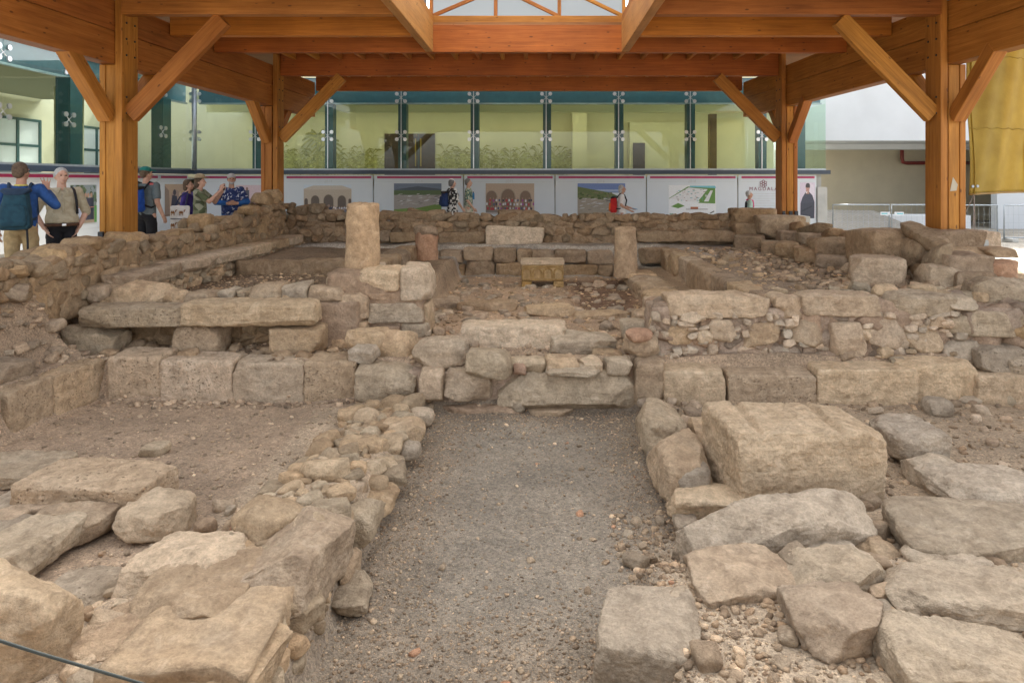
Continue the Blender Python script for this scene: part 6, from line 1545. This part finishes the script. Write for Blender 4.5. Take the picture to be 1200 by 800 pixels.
# 2 grey haired man facing us
x, y = -6.72, 9.62
kh = C('khaki_shirt_cloth', (.36, .31, .21), (.44, .39, .28))
r, s, T = person('grey haired man facing the viewer in a khaki shirt and black trousers, hands in pockets', (x, y, zg(x, y)), 1.77, 172, kh, C('black_trouser_cloth', (.008, .008, .011)), SKIN,
    pose=dict(el=(.30, .06, 1.14), wl=(.20, -.03, .93), er=(-.30, .06, 1.14), wr=(-.20, -.03, .93)), sleeve=.52, belly=.09, hair=HAIR_W, shirt_z=.985, head_turn=-8)
attach(r, s, T, 'belt', lambda b: b.hull(disc((0, -.036, .955), .203, ry=.174) + disc((0, -.036, .992), .203, ry=.174)), C('brown_leather', (.09, .04, .02)))
attach(r, s, T, 'buckle', lambda b: b.box((-.025, -.222, .957), (.025, -.205, .990), .004), M['steel'])
attach(r, s, T, 'collar', lambda b: (b.hull(ell((.03, -.06, 1.475), (.02, .02, .01), 6) + ell((.10, .0, 1.47), (.02, .03, .012), 6) + ell((.055, -.105, 1.415), (.012, .01, .012), 6)), b.hull(ell((-.03, -.06, 1.475), (.02, .02, .01), 6) + ell((-.10, .0, 1.47), (.02, .03, .012), 6) + ell((-.055, -.105, 1.415), (.012, .01, .012), 6))), kh)
attach(r, s, T, 'placket', lambda b: b.bar((0, -.118, 1.40), (0, -.172, 1.02), .03, .008, Vector((1, 0, 0))), kh)
attach(r, s, T, 'shoulder_strap', lambda b: b.tube([(.11, .10, 1.30), (.125, .03, 1.49), (.135, -.08, 1.45), (.155, -.135, 1.30), (.17, -.10, 1.12)], .017, 6), DARKC)
# yellow shoulder bag hanging between the two men
carried(r, s, 'shoulder_bag', 'yellow shoulder bag with black straps hanging between the two nearest men', 'bag', [('bag_body', lambda b: b.hull(ell((-.36, .08, .96), (.05, .08, .05)) + ell((-.36, .08, 1.2), (.045, .07, .05))), C('yellow_bag_cloth', (.62, .42, .02)), .01), ('strap', lambda b: (b.tube([(-.36, .0, 1.2), (-.30, .03, 1.36), (-.2, .04, 1.47)], .014, 6), b.tube([(-.42, .0, 1.02), (-.42, .16, 1.02)], .02, 6), b.tube([(-.42, .0, 1.12), (-.42, .16, 1.12)], .02, 6)), DARKC, None)])
# 3 young man behind the post
x, y = -7.18, 12.5
r, s, T = person('young man in grey t-shirt, black shorts and teal cap behind the front left post', (x, y, zg(x, y)), 1.84, 40, C('grey_tshirt_cloth', (.10, .13, .14), (.13, .16, .17)), C('black_shorts_cloth', (.01, .01, .013)), SKIN, sleeve=.40, short=.42, hair=HAIR_B, head_turn=20, pose=dict(er=(-.24, .03, 1.14), wr=(-.25, -.10, .90)))
capm = C('teal_cap_cloth', (.01, .16, .14))
attach(r, s, T, 'cap', lambda b: (b.hull(ell((0, .015, 1.70), (.085, .098, .07))), b.hull(ell((0, -.10, 1.70), (.07, .03, .008)) + ell((0, -.15, 1.685), (.045, .03, .006)))), capm, True, .008)
attach(r, s, T, 'shoulder_panel', lambda b: b.hull(ell((-.10, 0, 1.462), (.05, .085, .02)) + ell((-.17, .0, 1.45), (.04, .075, .03))), C('coral_cloth', (.55, .12, .12)))
carried(r, s, 'backpack', 'blue and black daypack on the young man in the teal cap', 'backpack', pack_parts(C('bright_blue_cloth', (.01, .07, .36)), DARKC, w=.14, d=.12, pocket=DARKC))
# 4 woman with sun hat photographing
x, y = -6.62, 13.35
camo = C('olive_camouflage', (.10, .12, .06), (.20, .22, .13), (.30, .31, .22), (.07, .08, .045), scale=9, kind='cells')
r, s, T = person('woman in a tan sun hat and olive camouflage top photographing with a phone', (x, y, zg(x, y)), 1.69, 108, camo, C('olive_trouser_cloth', (.12, .13, .06)), SKIN, pose=dict(er=(-.20, -.24, 1.24), wr=(-.07, -.42, 1.47), el=(.22, -.22, 1.22), wl=(.06, -.42, 1.45)), sleeve=.42, hair=HAIR_B, hairlen=.06,
    hands=dict(r=((.2, -.15, 1), (.9, -.2, 0), (0, -1, .2), .7), l=((-.2, -.15, 1), (-.9, -.2, 0), (0, -1, .2), .7)), head_tilt=4)
hatm = C('tan_hat_straw', (.33, .25, .15), (.42, .33, .21), scale=40)
attach(r, s, T, 'sun_hat', lambda b: (b.hull(disc((0, .01, 1.715), .10, ry=.115) + ell((0, .012, 1.765), (.08, .09, .045))), b.hull(disc((0, .01, 1.715), .175, (0, .10, 1), ry=.185) + disc((0, .01, 1.727), .165, (0, .10, 1), ry=.175))), hatm, True, .008)
carried(r, s, 'phone', 'dark phone held up by the woman in the sun hat', 'phone', [('case', lambda b: b.bar((0, -.46, 1.46), (0, -.47, 1.60), .075, .012, Vector((1, 0, 0)), .003), plain('black_phone_glass', (.01, .011, .014), .2), None)])
tote = C('white_canvas', (.62, .60, .57), (.7, .68, .65))
def camel(b, x0, z0, yy, k):
    for px_, pz, rx, rz_ in ((0, 0, .045, .02), (-.02, .022, .014, .014), (.016, .022, .014, .014), (.06, .03, .012, .022), (.075, .05, .018, .009)): b.hull(disc((x0 + px_ * k, yy, z0 + pz * k), rx * k, (0, 1, 0), 10, rz_ * k) + disc((x0 + px_ * k, yy - .002, z0 + pz * k), rx * k, (0, 1, 0), 10, rz_ * k))
    for q in (-.035, -.02, .02, .035): b.bar((x0 + q * k, yy - .001, z0 - .01 * k), (x0 + q * k, yy - .001, z0 - .06 * k), .007 * k, .003)
tb = empty('tote_bag', (x - .21, y - .34, zg(x, y)), 'white canvas tote bag printed with brown camels, beside the woman in the hat', 'bag')
def tb_part(name, fn, mat, vox=None):
    b = MB(); fn(b)
    if vox: return remesh(b, name, mat, tb, vox, 2)
    me = bpy.data.meshes.new(name); bmesh.ops.recalc_face_normals(b.bm, faces=b.bm.faces); b.bm.to_mesh(me); b.bm.free(); o = bpy.data.objects.new(name, me); COL.objects.link(o); me.materials.append(mat); o.parent = tb; return o
tb_part('bag_body', lambda b: b.hull(ell((-.14, 0, .66), (.04, .05, .04)) + ell((.14, 0, .66), (.04, .05, .04)) + ell((-.15, 0, 1.10), (.03, .045, .03)) + ell((.15, 0, 1.10), (.03, .045, .03)) + ell((0, -.03, .85), (.1, .06, .1))), tote, .01)
tb_part('printed_camels', lambda b: [camel(b, cx, cz, -.094, .95) for cx, cz in ((-.09, 1.0), (.07, 1.0), (-.09, .76), (.07, .76))], C('camel_brown_print', (.28, .13, .05)))
tb_part('dark_band', lambda b: b.hull(disc((0, 0, .872), .185, ry=.093) + disc((0, 0, .888), .185, ry=.093)), C('band_print', (.06, .06, .09)))
tb_part('handle', lambda b: b.tube([(-.1, 0, 1.12), (-.06, .12, 1.30), (.05, .2, 1.40), (.08, .12, 1.3), (.1, 0, 1.12)], .014, 6), C('navy_webbing', (.03, .035, .08)))
# person hidden behind her
x, y = -7.05, 13.75
person('person in a purple top mostly hidden behind the woman in the sun hat', (x, y, zg(x, y)), 1.62, 110, C('purple_cloth', (.05, .03, .20)), C('dark_trouser_cloth', (.02, .02, .03)), SKIN, hair=HAIR_B, hairlen=.05)
# 5 man with cap and leaf-print shirt
x, y = -6.52, 14.5
r, s, T = person('stout man in a pale cap and navy and white leaf print shirt', (x, y, zg(x, y)), 1.74, 176, C('navy_leaf_print', (.015, .03, .11), (.03, .05, .16), (.55, .57, .62), scale=17, kind='print'), C('blue_trouser_cloth', (.02, .05, .16)), SKIN2,
    pose=dict(el=(.30, -.04, 1.16), wl=(.05, -.25, 1.13), er=(-.30, -.04, 1.16), wr=(-.05, -.25, 1.13)), sleeve=.40, belly=.08, hair=HAIR_D, lower=C('blue_jacket_cloth', (.015, .09, .30)), hands=dict(l=((-1, -.1, .1), (0, 1, -.3), (0, -.3, 1), .7), r=((1, -.1, .1), (0, 1, -.3), (0, -.3, 1), .7)))
for e in (1, -1): attach(r, s, T, 'jacket_sleeve', lambda b: (b.hull(ell((e * .27, -.02, 1.22), .07) + ell((e * .30, -.04, 1.16), .065)), b.hull(ell((e * .30, -.04, 1.16), .065) + ell((e * .14, -.18, 1.14), .052))), C('blue_sleeve_cloth', (.015, .09, .30)), False, .01)
cg = C('pale_cap_cloth', (.42, .40, .39))
attach(r, s, T, 'cap', lambda b: (b.hull(ell((0, .015, 1.70), (.087, .10, .072))), b.hull(ell((0, -.09, 1.705), (.075, .03, .008)) + ell((0, -.155, 1.69), (.05, .03, .006)))), cg, True, .008)
attach(r, s, T, 'beard', lambda b: b.hull(ell((0, -.075, 1.565), (.045, .03, .035)) + ell((0, -.05, 1.585), (.06, .03, .02))), HAIR_G, True)
# 6, 7 two women walking along the boards
x, y = (530 - CX) * 18.1 / F, 18.1
walk = dict(kl=(.09, -.14, .52), al=(.09, -.16, .10), kr=(-.09, .02, .50), ar=(-.09, .24, .12))
r, s, T = person('grey haired woman in a black and white patterned dress walking right past the boards', (x, y, zg(x, y)), 1.64, 66, C('black_white_print', (.02, .02, .022), (.62, .61, .58), (.03, .03, .03), (.6, .58, .55), scale=26, kind='cells'), C('grey_white_trousers', (.5, .49, .47)), SKIN, pose=dict(walk, er=(-.25, -.04, 1.16), wr=(-.22, -.2, .95)), sleeve=.62, hair=HAIR_D, hairlen=.01, shirt_z=.70, dress=True)
carried(r, s, 'backpack', 'navy daypack on the woman in the black and white dress', 'backpack', pack_parts(C('navy_daypack_cloth', (.012, .03, .10)), DARKC, w=.13, d=.10))
x, y = (549 - CX) * 18.5 / F, 18.5
r, s, T = person('short haired woman in a green floral shirt and cream trousers walking right past the boards', (x, y, zg(x, y)), 1.65, 98, C('green_floral_print', (.10, .17, .13), (.45, .47, .36), (.06, .12, .10), (.35, .38, .25), scale=24, kind='cells'), C('cream_trouser_cloth', (.56, .50, .40)), SKIN, pose=dict(walk, er=(-.25, 0, 1.15), wr=(-.22, -.16, .93)), sleeve=.5, hair=HAIR_D, shirt_z=.82)
carried(r, s, 'water_bottle', 'blue bottle carried in front of the woman in the floral shirt', 'bottle', [('bottle_body', lambda b: b.tube([(.04, -.135, 1.16), (.04, -.135, 1.32), (.04, -.135, 1.35)], [.035, .035, .02], 12), C('blue_plastic', (.04, .20, .42)), None), ('cap', lambda b: b.tube([(.04, -.135, 1.351), (.04, -.135, 1.38)], .018, 10), DARKC, None)])
# 8 woman with the red backpack
x, y = (729 - CX) * 18.1 / F, 18.1
r, s, T = person('grey haired woman in a white t-shirt walking right, holding a tablet', (x, y, zg(x, y)), 1.55, 92, C('white_tshirt_cloth', (.58, .57, .57), (.66, .65, .65)), C('pale_trouser_cloth', (.5, .5, .52)), SKIN2, pose=dict(walk, er=(-.25, .02, 1.16), wr=(-.20, -.22, 1.02), el=(.24, 0, 1.15), wl=(.14, -.26, 1.06)), sleeve=.42, hair=HAIR_G, hairlen=.05)
carried(r, s, 'backpack', 'red and black backpack with an orange side on the woman in the white t-shirt', 'backpack', pack_parts(C('red_pack_cloth', (.48, .02, .02)), DARKC, w=.15, d=.13, z0=.93, pocket=C('orange_pack_cloth', (.55, .13, .02))))
carried(r, s, 'tablet', 'thin blue tablet held in front of the woman in the white t-shirt', 'tablet', [('screen', lambda b: b.bar((-.10, -.38, 1.05), (.10, -.38, 1.05), .16, .012, Vector((0, 1, .25)), .003), C('cyan_tablet_case', (.05, .25, .40)), None)])
# 9 person at the right, only head and shoulders above the wall
x, y = (878 - CX) * 18.6 / F, 18.6
r, s, T = person('person with short grey hair and a pink scarf, only head and shoulders above the wall', (x, y, zg(x, y)), 1.52, 84, C('mint_cloth', (.30, .42, .36)), C('dark_trouser_cloth_two', (.03, .03, .04)), SKIN2, sleeve=.5, hair=HAIR_G)
attach(r, s, T, 'scarf', lambda b: (b.hull(ell((0, .01, 1.47), (.10, .095, .035))), b.hull(ell((.04, -.10, 1.44), (.05, .04, .04)) + ell((.06, -.13, 1.28), (.035, .03, .06)))), C('pink_scarf_cloth', (.55, .03, .16)), False, .008)
attach(r, s, T, 'vest', lambda b: b.hull(ell((0, .03, 1.38), (.15, .10, .075)) + ell((0, .03, 1.0), (.175, .12, .08))), C('dark_vest_cloth', (.02, .02, .03)), False, .01)
